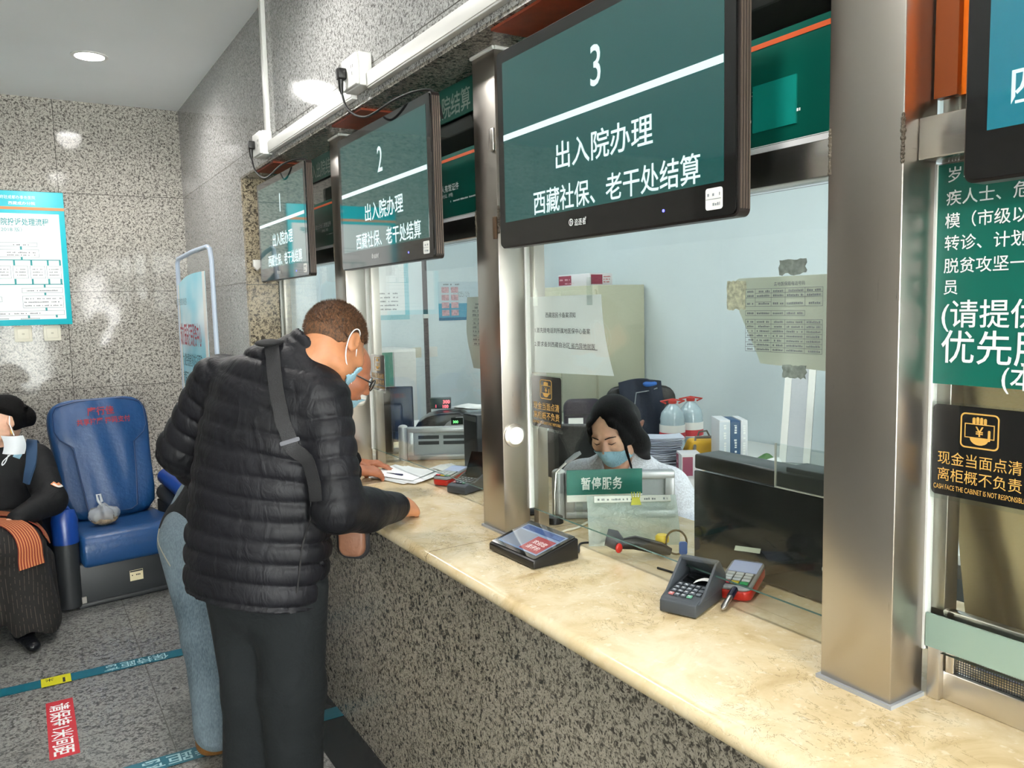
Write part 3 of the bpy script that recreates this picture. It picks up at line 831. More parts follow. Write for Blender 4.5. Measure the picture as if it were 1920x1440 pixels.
# ------------------------------------------------------------------ massage chairs
M['blue_leather'] = mat('blue_leather', '16406f', .38, spec=.5, bump=(45, .25))
M['blue_leather_d'] = mat('blue_leather_side', '12305c', .42, bump=(45, .25))
M['chair_base'] = mat('chair_base_black', '25282b', .5)
def massage_chair(x, y, rz, label, arms=(-1, 1)):
    t = thing('massage_chair', label, 'chair', (x, y, 0), (0, 0, rz), group='blue massage chairs along the far wall')
    # local frame: faces -Y, front of base at y=-.30
    mb = MB().box((-.29, -.30, .0), (.29, .36, .245))
    mb.box((-.30, -.31, .0), (.30, -.29, .03))
    mb.build('base', M['chair_base'], t, True, bevel=.012)
    def seat(u, v):
        a = u * 2 - 1; return (a * .265, 0, 0)
    sb = MB()
    sec = [(-.335, .225), (-.345, .27), (-.345, .34), (-.325, .385), (-.27, .405), (-.1, .395), (.1, .375), (.3, .37), (.3, .225)]
    for k in range(7):
        pass
    Mx = Matrix(((0, 0, 1, 0), (1, 0, 0, 0), (0, 1, 0, 0), (0, 0, 0, 1)))
    sb.prism(sec, -.27, .27, M=Mx)
    s = sb.build('seat', M['blue_leather'], t, True, bevel=.028, seg=4, angle=20)
    # backrest leaning back: outer shell with wings, then a centre flap
    def bp(a, h, d):    # a: sideways, h: up the back, d: toward the sitter
        z = .36 + h * .955; yy = .19 + h * .30
        return Vector((a, yy - d * .95, z + d * .29))
    ob = MB()
    rows_ = []
    prof = [(-.02, .265), (.15, .268), (.35, .268), (.48, .278), (.56, .285), (.65, .283), (.70, .265), (.735, .22), (.748, .15)]
    n = 24
    vs = []; fs = []
    for (h, wd) in prof:
        for j in range(n):
            th = 2 * PI * j / n
            ca, sa = math.cos(th), math.sin(th)
            ax = wd * (abs(ca) ** .55) * (1 if ca > 0 else -1)
            dd = .085 * (abs(sa) ** .6) * (1 if sa > 0 else -1) * (1 - max(0, h - .6) * 1.5)
            dd += .035 * (abs(ax) / max(.01, wd)) ** 3 * (h > .02)
            vs.append(bp(ax, h, dd - .02))
    for i in range(len(prof) - 1):
        for j in range(n): fs.append((i * n + j, i * n + (j + 1) % n, (i + 1) * n + (j + 1) % n, (i + 1) * n + j))
    fs.append(tuple(range(n))[::-1]); fs.append(tuple(range((len(prof) - 1) * n, len(prof) * n)))
    ob.add(vs, fs)
    back = ob.build('backrest', M['blue_leather'], t, True, smooth=True, sub=1)
    # head pad flap : wide at the top, narrow centre below
    out = [(-.235, .70), (-.255, .66), (-.258, .55), (-.235, .50), (-.17, .445), (-.155, .25), (-.135, .05), (-.10, .03), (.10, .03), (.135, .05), (.155, .25), (.17, .445), (.235, .50), (.258, .55), (.255, .66), (.235, .70), (.12, .725), (-.12, .725)]
    def flapz(a, h): return .078 + .02 * math.cos(a * 6) + .006 * math.sin(a * 40 + h * 7) * (.2 + .8 * (1 - abs(h - .35) * 1.6))
    fb = MB(); nu, nv = 28, 26
    import bisect
    def halfw(h):
        P = [(.03, .10), (.05, .135), (.25, .155), (.445, .17), (.50, .235), (.55, .258), (.66, .255), (.70, .235), (.727, .12)]
        for (a, wa), (b_, wb) in zip(P, P[1:]):
            if a <= h <= b_: return wa + (wb - wa) * (h - a) / (b_ - a)
        return .1
    def fl(u, v):
        h = .03 + .697 * v; a = (2 * u - 1) * halfw(h)
        edge = min(1, 6 * min(u, 1 - u), 8 * min(v + .02, 1 - v + .02))
        return bp(a, h, flapz(a, h) - .012 * (1 - edge))
    fb.grid(fl, nu, nv, .012)
    fo = fb.build('head_pad', M['blue_leather'], t, True, smooth=True)
    pts = [bp(a * 1.0, h, flapz(a, h) - .008) for a, h in out]
    MB().tube(pts + pts[:1], .0035, 6).build('piping', M['blue_leather_d'], fo, True, smooth=True)
    F = frame_n(bp(-.16, .585, .105), (1, 0, 0), bp(0, .7, .1) - bp(0, .5, .1))
    letters('red_lettering', [('❖摩佳', .085, .045, .055, {'bold': .02, 'w': .15}), ('共享按摩 扫码支付', .02, -.012, .042, {'bold': .02, 'w': .30})], F, mat('chair_print', '8f2030', .5), t, .004) if False else None
    rd = letters('red_lettering', [('摩行佳', .085, .045, .055, {'bold': .02, 'w': .15}), ('共享按摩 扫码支付', .02, -.012, .042, {'bold': .02, 'w': .30})], Matrix.LocRotScale(Vector((x, y, 0)), Euler((0, 0, rz)), None) @ F, mat('chair_print', '8f2030', .5), t, .004)
    for s_ in arms:
        am = MB()
        am.tube([(s_ * .335, -.27, .02), (s_ * .335, -.27, .40)], .062, 16)
        am.tube([(s_ * .335, -.27, .40), (s_ * .335, .25, .46)], .055, 12)
        am.box((s_ * .335 - .05, -.26, .0), (s_ * .335 + .05, .25, .42))
        arm = am.build('armrest', M['chair_base'], t, True, smooth=True)
        MB().tube([(s_ * .335, -.275, .375), (s_ * .335, -.275, .50), (s_ * .335, -.26, .545)], [.066, .066, .055], 18).tube([(s_ * .335, -.26, .515), (s_ * .335, .22, .565)], .05, 14).build('arm_pad', mat('arm_blue', '123a86', .3), arm, True, smooth=True)
    return t
CH1 = (.425, 5.22, math.radians(8))
c1 = massage_chair(*CH1, 'empty blue massage chair beside the bent men with a food bag on it')
lb = MB(); F = frame_xz(.0, -.3015, .125)
R1 = Matrix.LocRotScale(Vector((CH1[0], CH1[1], 0)), Euler((0, 0, CH1[2])), None)
MB().box((-.035, -.03, 0), (.035, .03, .001), M=R1 @ F).build('price_label', mat('label_cream', 'd8cba6', .6), c1)
ex = MB(); rect(ex, -.033, .02, .033, .028); scribble(ex, -.025, .025, -.002, .009)
letters('label_lettering', [], R1 @ F, M['ink'], c1, .0015, ex)
ck = MB(); ck.box((-.285, -.31, .03), (-.262, -.3, .065)).box((.2, -.312, .07), (.25, -.3, .085)); ck.build('latch', M['steel_bright'], c1, True)
massage_chair(-.29, 5.24, math.radians(6), 'blue massage chair at the left edge with the woman sitting in it', arms=(-1,))

t = thing('food_bag', 'small clear plastic bag of leftovers tied shut on the empty massage chair', 'bag', (.335, 5.12, .412))
fb = MB()
def fbag(u, v):
    th = 2 * PI * u; r = .078 * math.sin(PI * min(.999, .08 + v * .86)) ** .7 * (1 + .1 * math.sin(5 * th + 3 * v) + .05 * math.sin(11 * th))
    if v > .8: r *= .55
    return (.335 + r * math.cos(th) * 1.05, 5.12 + r * math.sin(th) * .85, .395 + .125 * v)
fb.grid(fbag, 36, 12)
fm = NT('milky_film'); fm.set(Roughness=.2, **{'Base Color': srgb('c4c8cc')}); fm.bump(fm.noise(fm.pos(), 70, 3), .6, .01)
ftr = fm.node('ShaderNodeBsdfTransparent', inp={0: (.95, .95, .95, 1)}); fmx = fm.node('ShaderNodeMixShader', inp={0: .4, 1: ftr.outputs[0], 2: fm.p.outputs[0]}); fm.l.new(fmx.outputs[0], fm.out.inputs[0])
fb.build('film', fm.m, t, smooth=True)
MB().tube([(.33, 5.12, .505), (.312, 5.11, .54), (.308, 5.105, .575), (.325, 5.105, .575), (.332, 5.115, .53)], [.01, .008, .006, .006, .008], 8).build('tied_handle', mat('film_white', 'c9ccd0', .3), t, smooth=True)
MB().ell((.34, 5.11, .425), (.07, .055, .026)).build('contents', mat('leftovers', '7a6a55', .7, var=(60, .5)), t, smooth=True)

# ------------------------------------------------------------------ things on the counter
M['pos_grey'] = mat('keypad_grey', '3c4147', .5, bump=(350, .06))
M['key_grey'] = mat('key_grey', '555b62', .4)
M['key_print'] = mat('key_print', 'c8ccd0', .5)
def keypad(x, y, rz, label, lid=False):
    """hooded card keypad ; local: front edge toward -Y"""
    t = thing('card_keypad', label, 'keypad', (x, y, ZC), (0, 0, rz), group='dark grey keypads on the counter')
    W, L = .088, .165
    mb = MB()
    Ms = Matrix(((0, 0, 1, 0), (1, 0, 0, 0), (0, 1, 0, 0), (0, 0, 0, 1)))
    # body : low front, sloped key deck
    mb.prism([(-L / 2, .003), (-L / 2, .03), (-L / 2 + .012, .035), (.01, .045), (.06, .049), (L / 2, .049), (L / 2, .003)], -W / 2, W / 2, M=Ms)
    mb.build('body', M['pos_grey'], t, True, bevel=.003)
    # hood : two cheeks, back and roof
    hb = MB()
    cheek = [(-L / 2 + .01, .030), (-.045, .040), (.005, .078), (.03, .098), (.045, .100), (L / 2, .06), (L / 2, .03)] if not lid else [(-.03, .036), (.0, .05), (.03, .062), (L / 2, .056), (L / 2, .03)]
    for s_ in (-1, 1): hb.prism(cheek, s_ * W / 2 - .0035, s_ * W / 2 + .0035, M=Ms)
    if not lid:
        hb.prism([(.03, .092), (.03, .1), (.046, .101), (L / 2 + .001, .062), (L / 2 + .001, .03), (L / 2 - .004, .03), (L / 2 - .006, .056), (.043, .093)], -W / 2, W / 2, M=Ms)
    hb.build('hood', M['pos_grey'], t, True, bevel=.002)
    D = frame_n((-W / 2 + .008, -L / 2 + .016, .0365), (1, 0, 0), (0, .09, .0135))
    MB().box((.006, .078, .0), (W - .024, .112, .002), M=D).build('screen', M['black_gloss'], t, True)
    for r in range(4):
        for c in range(5 if r else 4):
            kx = .003 + c * .0148
            k = MB().box((kx, .006 + r * .0165, 0), (kx + .0115, .0165 + r * .0165, .0032), M=D)
            special = (r == 0 and c == 0) or (r == 0 and c == 3)
            k.build('key', mat('key_red', 'b06a6a', .5) if (r == 0 and c == 0) else (mat('key_green', '5f9a80', .5) if special else M['key_grey']), t, True, bevel=.0008)
    ex = MB()
    for r in range(4):
        for c in range(4): rect(ex, .0055 + c * .0148, .0095 + r * .0165, .0115 + c * .0148, .013 + r * .0165)
    R = Matrix.LocRotScale(Vector((x, y, ZC)), Euler((0, 0, rz)), None)
    letters('key_lettering', [], R @ D, M['key_print'], t, .0036, ex)
    if lid:
        MB().box((-W / 2 + .004, .025, .0), (W / 2 - .004, .028, .095), M=Matrix.Translation((0, .03, .05)) @ Matrix.Rotation(-.5, 4, 'X') @ Matrix.Translation((0, -.03, 0))).build('raised_lid', M['black_gloss'], t, True)
    else:
        MB().grid(lambda u, v: D @ Vector((.038 + .036 * u, .066 + .018 * u + .014 * v, .006 + .006 * math.sin(3 * u))), 6, 3, .0006).build('paper_slip', M['paper'], t, True, smooth=True)
    return t
keypad(1.285, 1.333, math.radians(-68), 'dark grey hooded keypad on the counter in front of the third window')
keypad(1.424, 2.676, math.radians(-66), 'dark grey keypad with a raised lid half under the second window glass', lid=True)
def reader(x, y, rz, label, slip=True):
    t = thing('card_reader', label, 'card reader', (x, y, ZC), (0, 0, rz), group='red bottomed card readers')
    W, L = .082, .16
    out = [(p[0] * (1 + .0 * p[1]), p[1]) for p in rrect_pts(W, L, .022)]
    T = Matrix.Translation((0, 0, .0125)) @ Matrix.Rotation(math.radians(7), 4, 'X') @ Matrix.Translation((0, 0, .012))
    MB().prism(out, -.012, .012, M=T).build('red_shell', M['red'], t, True, bevel=.005)
    MB().prism([(p[0] * .985, p[1] * .99) for p in out], .012, .021, M=T).build('grey_shell', M['grey_plastic'], t, True, bevel=.003)
    MB().box((-.033, -.066, .0205), (.033, .0, .0222), M=T).build('key_deck', mat('deck_dark', '3a3d40', .4), t, True)
    MB().box((-.034, .005, .0205), (.034, .066, .0225), M=T).build('screen', mat('pale_screen', 'a9b3cf', .3, emit='8f9fd0', estr=.15), t, True)
    for r in range(4):
        for c in range(3):
            m_ = M['key_print'] if r else (mat('k_r', 'c03040', .4), mat('k_y', 'cdb52c', .4), mat('k_g', '1f9a55', .4))[c]
            MB().box((-.031 + c * .0215, -.063 + r * .0155, .022), (-.0125 + c * .0215, -.0515 + r * .0155, .0255), M=T).build('key', m_, t, True, bevel=.001)
    if slip: MB().box((-.03, .07, .024), (.032, .084, .0255), M=T @ Matrix.Rotation(.5, 4, 'X')).build('paper_slip', mat('slip_green', 'c4c8b4', .7), t, True)
    return t
reader(1.445, 1.332, math.radians(-62), 'red bottomed card reader under the third window glass beside the keypad')
reader(1.43, 2.838, math.radians(-60), 'red bottomed card reader beside the papers at the second window', slip=False)

t = thing('signing_tablet', 'black wedge shaped signing tablet with a lit screen on the counter', 'tablet', (1.185, 1.86, ZC), (0, 0, math.radians(-88)))
Ms = Matrix(((0, 0, 1, 0), (1, 0, 0, 0), (0, 1, 0, 0), (0, 0, 0, 1)))
W, L = .222, .15
MB().prism([(-L / 2, .004), (-L / 2, .022), (-L / 2 + .006, .026), (L / 2 - .006, .062), (L / 2, .058), (L / 2, .004)], -W / 2, W / 2, M=Ms).build('case', M['black_plastic'], t, True, bevel=.002)
MB().box((-W / 2 + .01, -L / 2 + .01, 0), (W / 2 - .01, L / 2 - .01, .006)).build('foot', M['rubber'], t, True)
D = frame_n((-W / 2, -L / 2 + .004, .0268), (1, 0, 0), (0, .138, .0362)); R = Matrix.LocRotScale(Vector((1.185, 1.86, ZC)), Euler((0, 0, math.radians(-88))), None)
MB().rrect(W - .006, .143, .006, 0, .0012, cx=W / 2, cy=.0735, M=D).build('cover_glass', M['black_gloss'], t, True)
MB().box((.016, .016, .001), (W - .016, .128, .0016), M=D).build('screen', mat('tablet_screen', '203040', .05, emit='7f9cc0', estr=.42, coat=1), t, True)
ex = MB(); rect(ex, .115, .022, .2, .092, 0, 0); rect(ex, .02, .102, .2, .124, 0, 1); rect(ex, .02, .022, .11, .096, 0, 2); rect(ex, .155, .106, .198, .12, 0, 3)
letters('screen_lettering', [], R @ D, [mat('tab_red', '501818', .1, emit='a8434a', estr=.4), mat('tab_blue', '102040', .1, emit='2c4f86', estr=.4), mat('tab_grey', '303840', .1, emit='8d97a4', estr=.4), mat('tab_pale', '303840', .1, emit='8fa9d0', estr=.5)], t, .0018, ex)
letters('screen_words', [('欢迎您', .128, .058, .02, {}), ('请评价', .128, .034, .02, {})], R @ D, M['white'], t, .0022)
def lying_cable(name, label, pts, r=.003):
    t = MB()
    P = [Vector(p) for p in pts]; out = []
    for i in range(len(P) - 1):
        p0, p1, p2, p3 = P[max(0, i - 1)], P[i], P[i + 1], P[min(len(P) - 1, i + 2)]
        for k in range(8):
            u = k / 8
            out.append(.5 * ((2 * p1) + (p2 - p0) * u + (2 * p0 - 5 * p1 + 4 * p2 - p3) * u * u + (3 * p1 - p0 - 3 * p2 + p3) * u ** 3))
    out.append(P[-1])
    o = t.tube(out, r, 8).build(name, M['rubber'] if r < .0035 else M['cream_plastic'], smooth=True)
    meta(o, label, 'cable'); return o
z = ZC + .0032
lying_cable('cable', 'thin black cable from the signing tablet running under the glass', [(1.272, 1.775, z + .02), (1.30, 1.80, z), (1.352, 1.862, z), (1.40, 1.845, z), (1.445, 1.85, z), (1.50, 1.80, z)])
lying_cable('cable', 'thin black cable lying behind the hooded keypad', [(1.385, 1.36, z + .015), (1.40, 1.42, z + .004), (1.40, 1.49, z), (1.388, 1.57, z)])
lying_cable('cable', 'pale cable lying along the inside of the third window', [(1.32, 1.93, z + .001), (1.38, 1.99, z + .001), (1.44, 2.0, z + .001), (1.50, 2.03, z + .001), (1.56, 2.06, z + .001)], .0038)
def pen(name, label, a, b, r, m, cap):
    t = thing(name, label, 'pen', a)
    a = Vector(a); b = Vector(b)
    MB().tube([a, a.lerp(b, .12), a.lerp(b, .96), b], [r * .35, r, r, r * .7], 12).build('barrel', m, t, smooth=True)
    MB().tube([a.lerp(b, .62), b + (b - a) * .02], r * 1.25, 12).build('cap', cap, t, smooth=True)
pen('pen', 'dark pen leaning between the hooded keypad and the card reader', (1.302, 1.258, ZC + .009), (1.376, 1.290, ZC + .03), .0065, M['steel_bright'], mat('pen_blue', '16182c', .3))
pen('pen', 'dark pen lying on the papers by the bent man', (1.262, 3.115, ZC + .012), (1.30, 3.03, ZC + .014), .004, mat('pen_ink', '15182a', .3), mat('pen_cap', '20284a', .3))

def sheet_stack(name, label, cat, corners, n, thick, jitter, print_rows=0, z0=ZC):
    """fanned loose sheets ; corners of the lowest sheet, each sheet its own part"""
    t = thing(name, label, cat, (corners[0][0], corners[0][1], z0))
    C = [Vector((c[0], c[1], 0)) for c in corners]; cen = sum(C, Vector()) / 4
    for k in range(n):
        a = random.uniform(-jitter, jitter); dx, dy = random.uniform(-jitter, jitter) * .12, random.uniform(-jitter, jitter) * .12
        Rm_ = Matrix.Rotation(a, 3, 'Z'); Q = [Rm_ @ (c - cen) + cen + Vector((dx, dy, 0)) for c in C]
        zz = z0 + .0008 + k * thick
        curl = random.uniform(.0, .006)
        def fn(u, v, Q=Q, zz=zz, curl=curl):
            p = (Q[0] * (1 - u) + Q[1] * u) * (1 - v) + (Q[3] * (1 - u) + Q[2] * u) * v
            return (p.x, p.y, zz + curl * (u - .5) ** 2 * 2 + .002 * math.sin(5 * u + 3 * v) * (k == n - 1) + .002 * (k == n - 1))
        MB().grid(fn, 8, 6, -.0005).build('sheet', M['paper'], t, smooth=True)
    return t
sheet_stack('paper_sheets', 'loose white papers on the counter under the bent man\'s hand', 'papers', [(1.20, 3.13), (1.29, 2.90), (1.46, 2.99), (1.39, 3.23)], 9, .0012, .16)
sheet_stack('paper_sheets', 'white papers pushed under the glass of the second window', 'papers', [(1.47, 3.12), (1.50, 2.96), (1.60, 3.0), (1.57, 3.17)], 6, .001, .2)

# ------------------------------------------------------------------ behind the glass : clerk's desk screens and goods
M['alu'] = mat('desk_screen_alu', 'b4b8bb', .35, metal=.4)
M['alu_d'] = mat('desk_screen_panel', 'a9b2b8', .5)
def desk_screen(y_off, label, slots=False):
    """low aluminium framed screen standing on the inner ledge, running from the glass inwards"""
    a = Vector((1.47, 2.142 + y_off, ZC)); b = Vector((1.792, 1.945 + y_off, ZC))
    t = thing('desk_screen', label, 'desk screen', a)
    u = (b - a).normalized(); F = frame_n(a, u, (0, 0, 1)); L = (b - a).length; H = .152
    MB().prism(circ(.022, 24), 0, H, M=Matrix.Translation(a)).build('corner_post', M['alu'], t, smooth=True)
    MB().ell(a + Vector((0, 0, H)), (.022, .022, .012)).build('post_cap', M['white_plastic'], t, smooth=True)
    fb = MB()
    fb.box((.02, H - .026, -.018), (L, H, .018), M=F).box((.02, .0, -.018), (L, .024, .018), M=F).box((.02, .02, -.018), (.05, H - .02, .018), M=F).box((L - .032, .02, -.018), (L, H - .02, .018), M=F)
    fb.build('frame', M['alu'], t, bevel=.004)
    MB().box((.05, .024, -.006), (L - .03, H - .026, .006), M=F).build('panel', M['alu_d'], t)
    if slots:
        sb = MB()
        for r in range(2):
            for c in range(2): sb.box((.07 + c * .115, .07 + r * .026, .006), (.165 + c * .115, .086 + r * .026, .0075), M=F)
        sb.build('slots', mat('slot_dark', '30363a', .5), t)
    return t, F, L
ds, FS, LS = desk_screen(0, 'aluminium framed desk screen behind the paused service sign')
desk_screen(1.255, 'aluminium framed desk screen with slots at the second window', True)
t = thing('service_sign', 'green plastic sign with white characters standing before the clerk', 'sign', (1.44, 2.06, ZC + .09))
SA = Vector((1.440, 2.056, .995)); SB = Vector((1.648, 1.938, .995)); uu = (SB - SA)
F = frame_n(SA, uu, (0, 0, 1))
F = F @ Matrix.Translation((0, -.012, .012))
MB().box((0, -.006, -.004), (uu.length, .082 + .012, 0), M=F).build('board', M['white_plastic'], t)
MB().box((0, .016, 0), (uu.length, .096, .001), M=F).build('green_sheet', mat('sign_green', '0c6b60', .35), t)
letters('lettering', [('暂停服务', .045, .036, .042, {'bold': .02, 'w': .13, 'space': 1.1})], F, M['white'], t, .0016)
eb = MB(); scribble(eb, .155, .195, .006, .004, dens=.95); letters('small_lettering', [], F, M['ink'], t, .0012, eb)
MB().box((.03, -.082, -.012), (.05, .05, -.004), M=F).box((uu.length - .05, -.082, -.012), (uu.length - .03, .05, -.004), M=F).build('support', M['clear'], t)
t = thing('microphone', 'silver gooseneck microphone beside the green service sign', 'microphone', (1.43, 2.12, ZC))
MB().tube([(1.425, 2.105, ZC), (1.425, 2.105, ZC + .02)], [.03, .028], 20).build('base', M['black_plastic'], t, smooth=True)
MB().tube([(1.425, 2.105, ZC + .02), (1.428, 2.105, 1.0), (1.437, 2.108, 1.062), (1.47, 2.095, 1.092)], .0042, 8).build('gooseneck', M['steel_bright'], t, smooth=True)
MB().tube([(1.468, 2.096, 1.0905), (1.50, 2.084, 1.114), (1.514, 2.079, 1.122)], [.0065, .0085, .006], 12).build('mic_head', M['grey_plastic'], t, smooth=True)

t = thing('document_pouch', 'clear plastic document pouch with a yellow clip behind the third window', 'pouch', (1.45, 1.75, ZC))
PA = Vector((1.352, 1.822, ZC)); PB = Vector((1.575, 1.684, ZC)); uu = PB - PA
F = frame_n(PA, uu, (.045, .06, .2))
tt = NT('pouch_film'); t_ = tt
trn = tt.node('ShaderNodeBsdfTransparent', inp={0: (.93, .97, .96, 1)}); 
tt.set(**{'Base Color': srgb('e3efec'), 'Roughness': .12}); tt.bump(tt.noise(tt.pos(), 55, 3, .6, 1.0), .7, .02)
mx = tt.node('ShaderNodeMixShader', inp={0: .34, 1: trn.outputs[0], 2: tt.p.outputs[0]}); tt.l.new(mx.outputs[0], tt.out.inputs[0])
MB().grid(lambda u, v: F @ Vector((u * uu.length, .004 + v * .145, .006 * math.sin(7 * u + 4 * v) + .003 * math.sin(17 * u - 6 * v))), 30, 20, .0015).build('film', tt.m, t, smooth=True)
MB().box((.02, .128, -.002), (uu.length - .02, .146, .012), M=F).build('white_strip', M['white_plastic'], t)
ex = MB(); scribble(ex, .03, uu.length - .03, .133, .006, dens=.6); letters('strip_lettering', [], F, M['grey_ink'], t, .0128, ex)
cb = MB(); cb.prism([(.125, .118), (.155, .118), (.15, .14), (.13, .14)], .012, .02, M=F); cb.tube([F @ Vector((.13, .138, .02)), F @ Vector((.128, .155, .022)), F @ Vector((.136, .155, .022)), F @ Vector((.137, .138, .02))], .0014, 6).tube([F @ Vector((.143, .138, .02)), F @ Vector((.145, .155, .022)), F @ Vector((.153, .155, .022)), F @ Vector((.151, .138, .02))], .0014, 6)
cb.build('binder_clip', mat('clip_yellow', 'c4bf3a', .4), t)

t = thing('code_scanner', 'black hand scanner with red marks lying behind the glass', 'scanner', (1.40, 1.68, ZC))
A0 = Vector((1.352, 1.712, ZC + .036))
MB().tube([A0 + Vector((-.012, .012, .022)), A0 + Vector((0, 0, .018)), A0 + Vector((.02, -.014, -.004))], [.024, .027, .018], 14, flat=.75).build('head', M['dark_grey'], t, smooth=True)
MB().tube([A0 + Vector((.012, -.008, .002)), A0 + Vector((.05, -.032, .006)), A0 + Vector((.11, -.07, -.012)), A0 + Vector((.135, -.085, -.022))], [.014, .02, .018, .01], 12, flat=.7).build('handle', M['black_plastic'], t, smooth=True)
MB().ell(A0 + Vector((.004, -.022, -.004)), (.012, .006, .014)).build('red_trigger', M['red'], t, smooth=True)
t = thing('rubber_stamp', 'small yellow round stamp behind the black hand scanner', 'stamp', (1.485, 1.66, ZC))
MB().lathe([(.014, 0), (.014, .012), (.01, .018), (.01, .03)], 18, Matrix.Translation((1.485, 1.66, ZC))).build('shank', mat('stamp_y', 'b79a1c', .4), t, smooth=True)
MB().lathe([(.012, .03), (.019, .036), (.019, .05), (.014, .055)], 18, Matrix.Translation((1.485, 1.66, ZC))).build('knob', mat('stamp_yellow', 'e0c21c', .35), t, smooth=True)
t = thing('key_ring', 'brown wire ring of keys with a blue tag behind the glass', 'keys', (1.51, 1.62, ZC))
ring = [Vector((1.505 + .022 * math.cos(a), 1.625 - .018 * math.cos(a), ZC + .038 + .034 * math.sin(a))) for a in [2 * PI * k / 24 for k in range(25)]]
MB().tube(ring, .003, 8).build('wire_loop', mat('brass_wire', '6b5a3a', .4, metal=.6), t, smooth=True)
MB().rrect(.022, .036, .006, 0, .008, M=frame_n((1.517, 1.612, ZC + .024), (.85, -.52, 0), (0, 0, 1))).build('blue_tag', mat('tag_blue', '1c5fb8', .4), t, bevel=.001)

# big black office printer right behind the third window
t = thing('office_printer', 'large black printer standing just inside the third window', 'printer', (1.6, 1.1, ZC - .02))
PX0, PY0, PY1, PZ = 1.525, 1.02, 1.578, 1.190
MB().box((PX0 + .012, PY0, ZC), (PX0 + .09, PY1, PZ - .05)).build('body', mat('printer_black', '0b0f0e', .2, spec=.35), t, bevel=.006)
MB().box((PX0, PY0, ZC + .004), (PX0 + .014, PY1, PZ - .044)).build('front_panel', mat('printer_front', '0b100e', .1, spec=.4), t, bevel=.004)
MB().box((PX0 + .002, PY0, PZ - .04), (PX0 + .095, PY1, PZ)).build('lid', mat('printer_lid', '161a1c', .3), t, bevel=.005)
MB().box((PX0 + .01, PY0 + .03, PZ - .002), (PX0 + .085, PY0 + .26, PZ + .012)).build('paper_tray', mat('tray_grey', '43484d', .4), t, bevel=.003)
ab = MB(); Fp = frame_yz(PX0 - .003, 1.30, 1.152)
ab.box((0, .003, -.004), (.235, .105, 0), M=Fp)
ab.build('clear_guard', M['clear'], t)
gb = MB(); gb.box((-.002, 0, -.004), (.001, .105, .001), M=Fp).box((-.002, -.002, -.004), (.235, .001, .001), M=Fp); gb.build('guard_edge', M['white_plastic'], t)
lm = MB()
o = circ(.011, 24); i_ = circ(.009, 24)
for k in range(24): lm.add([(*o[k], 0), (*o[(k + 1) % 24], 0), (*i_[(k + 1) % 24], 0), (*i_[k], 0)], [(0, 1, 2, 3)])
rect(lm, -.007, -.001, .005, .001); rect(lm, -.001, -.002, .007, .006); rect(lm, -.008, -.020, -.003, -.015); rect(lm, .001, -.020, .006, -.015)
letters('maker_mark', [], frame_yz(PX0 - .0005, 1.155, .985), M['white'], t, .001, lm)

# window four : curtain, mesh speaking panel and low glass strip
t = thing('curtain', 'beige brown cloth curtain hanging inside the nearest window', 'curtain', (1.6, .3, 0))
def cur(u, v):
    y = .86 - .95 * u; z = .905 + 1.42 * v
    gather = .03 * math.sin(PI * v) * (1 - u)
    return (1.475 + .045 * math.sin(34 * u + 3.5 * v) + .022 * math.sin(17 * u - 6 * v) - .10 * (1 - v) ** 2 * u * .3, y + gather - .12 * (1 - v) ** 2 * (1 - u) * .35 + .04 * (v - .5), z)
MB().grid(cur, 90, 40).build('cloth', thin_paper('curtain_cloth', 'a08c66', .12), t, smooth=True)
MB().tube([(1.475, .9, 2.335), (1.475, -.3, 2.335)], .01, 10).build('rod', M['steel_bright'], t)
t = thing('speaking_panel', 'steel framed wire mesh panel under the nearest window', 'mesh panel', (XG, .3, ZC))
y1, y0 = .793, -.41
fb = MB()
fb.box((XG + .012, y0, ZC), (XG + .03, y1, ZC + .05)).box((XG + .012, y1 - .045, ZC + .05), (XG + .03, y1 - .03, 1.06)).box((XG + .012, y0, 1.04), (XG + .03, y1, 1.06))
fb.box((XG - .002, y1 - .028, ZC), (XG + .02, y1 - .006, 1.0))
fb.build('frame', M['steel_bright'], t, bevel=.002)
mb = MB()
yy = .748
while yy > .2:
    mb.box((XG + .02, yy, ZC + .05), (XG + .0208, yy + .0011, 1.04)); yy -= .0042
zz = ZC + .05
while zz < 1.04:
    mb.box((XG + .0195, .2, zz), (XG + .0203, .75, zz + .0011)); zz += .0042
mo = mb.build('wire_mesh', mat('mesh_wire', '55585a', .4, metal=.8), t)
MB().box((XG + .06, .30, ZC + .052), (XG + .062, .735, ZC + .122)).build('backing_print', mat('pale_blue_paper', 'c3cfe8', .7, var=(25, .15)), t)
MB().box((XG - .006, y0, .993), (XG - .001, y1 - .004, 1.052)).build('glass_strip', mat('strip_glass', '8ba297', .12, spec=.6), t)

# tall dark screens standing beside each clerk (seen edge on behind the posts)
def office_monitor(x, y, z, w_, h_, rz, label):
    t = thing('computer_monitor', label, 'monitor', (x, y, z), (0, 0, rz), group='black monitors seen from behind')
    MB().box((-w_ / 2, -.012, .05), (w_ / 2, .012, .05 + h_)).build('casing', M['black_plastic'], t, True, bevel=.006)
    MB().box((-w_ / 2 + .05, -.035, .1), (w_ / 2 - .05, -.01, .05 + h_ * .7)).build('rear_bulge', M['black_plastic'], t, True, bevel=.012)
    MB().box((-.02, -.03, .008), (.02, -.012, .12)).build('stand', M['black_plastic'], t, True)
    MB().box((-.05, -.06, 0), (.05, .06, .01)).build('foot', M['black_plastic'], t, True, bevel=.004)
    MB().box((-w_ / 2 + .015, .0118, .065), (w_ / 2 - .015, .0128, .05 + h_ - .015)).build('screen', mat('dim_screen', '20262a', .2, emit='4a5560', estr=.2), t, True)
office_monitor(1.435, 2.262, ZC, .12, .25, math.radians(60), 'black monitor edge beside the cash sticker of the third window')
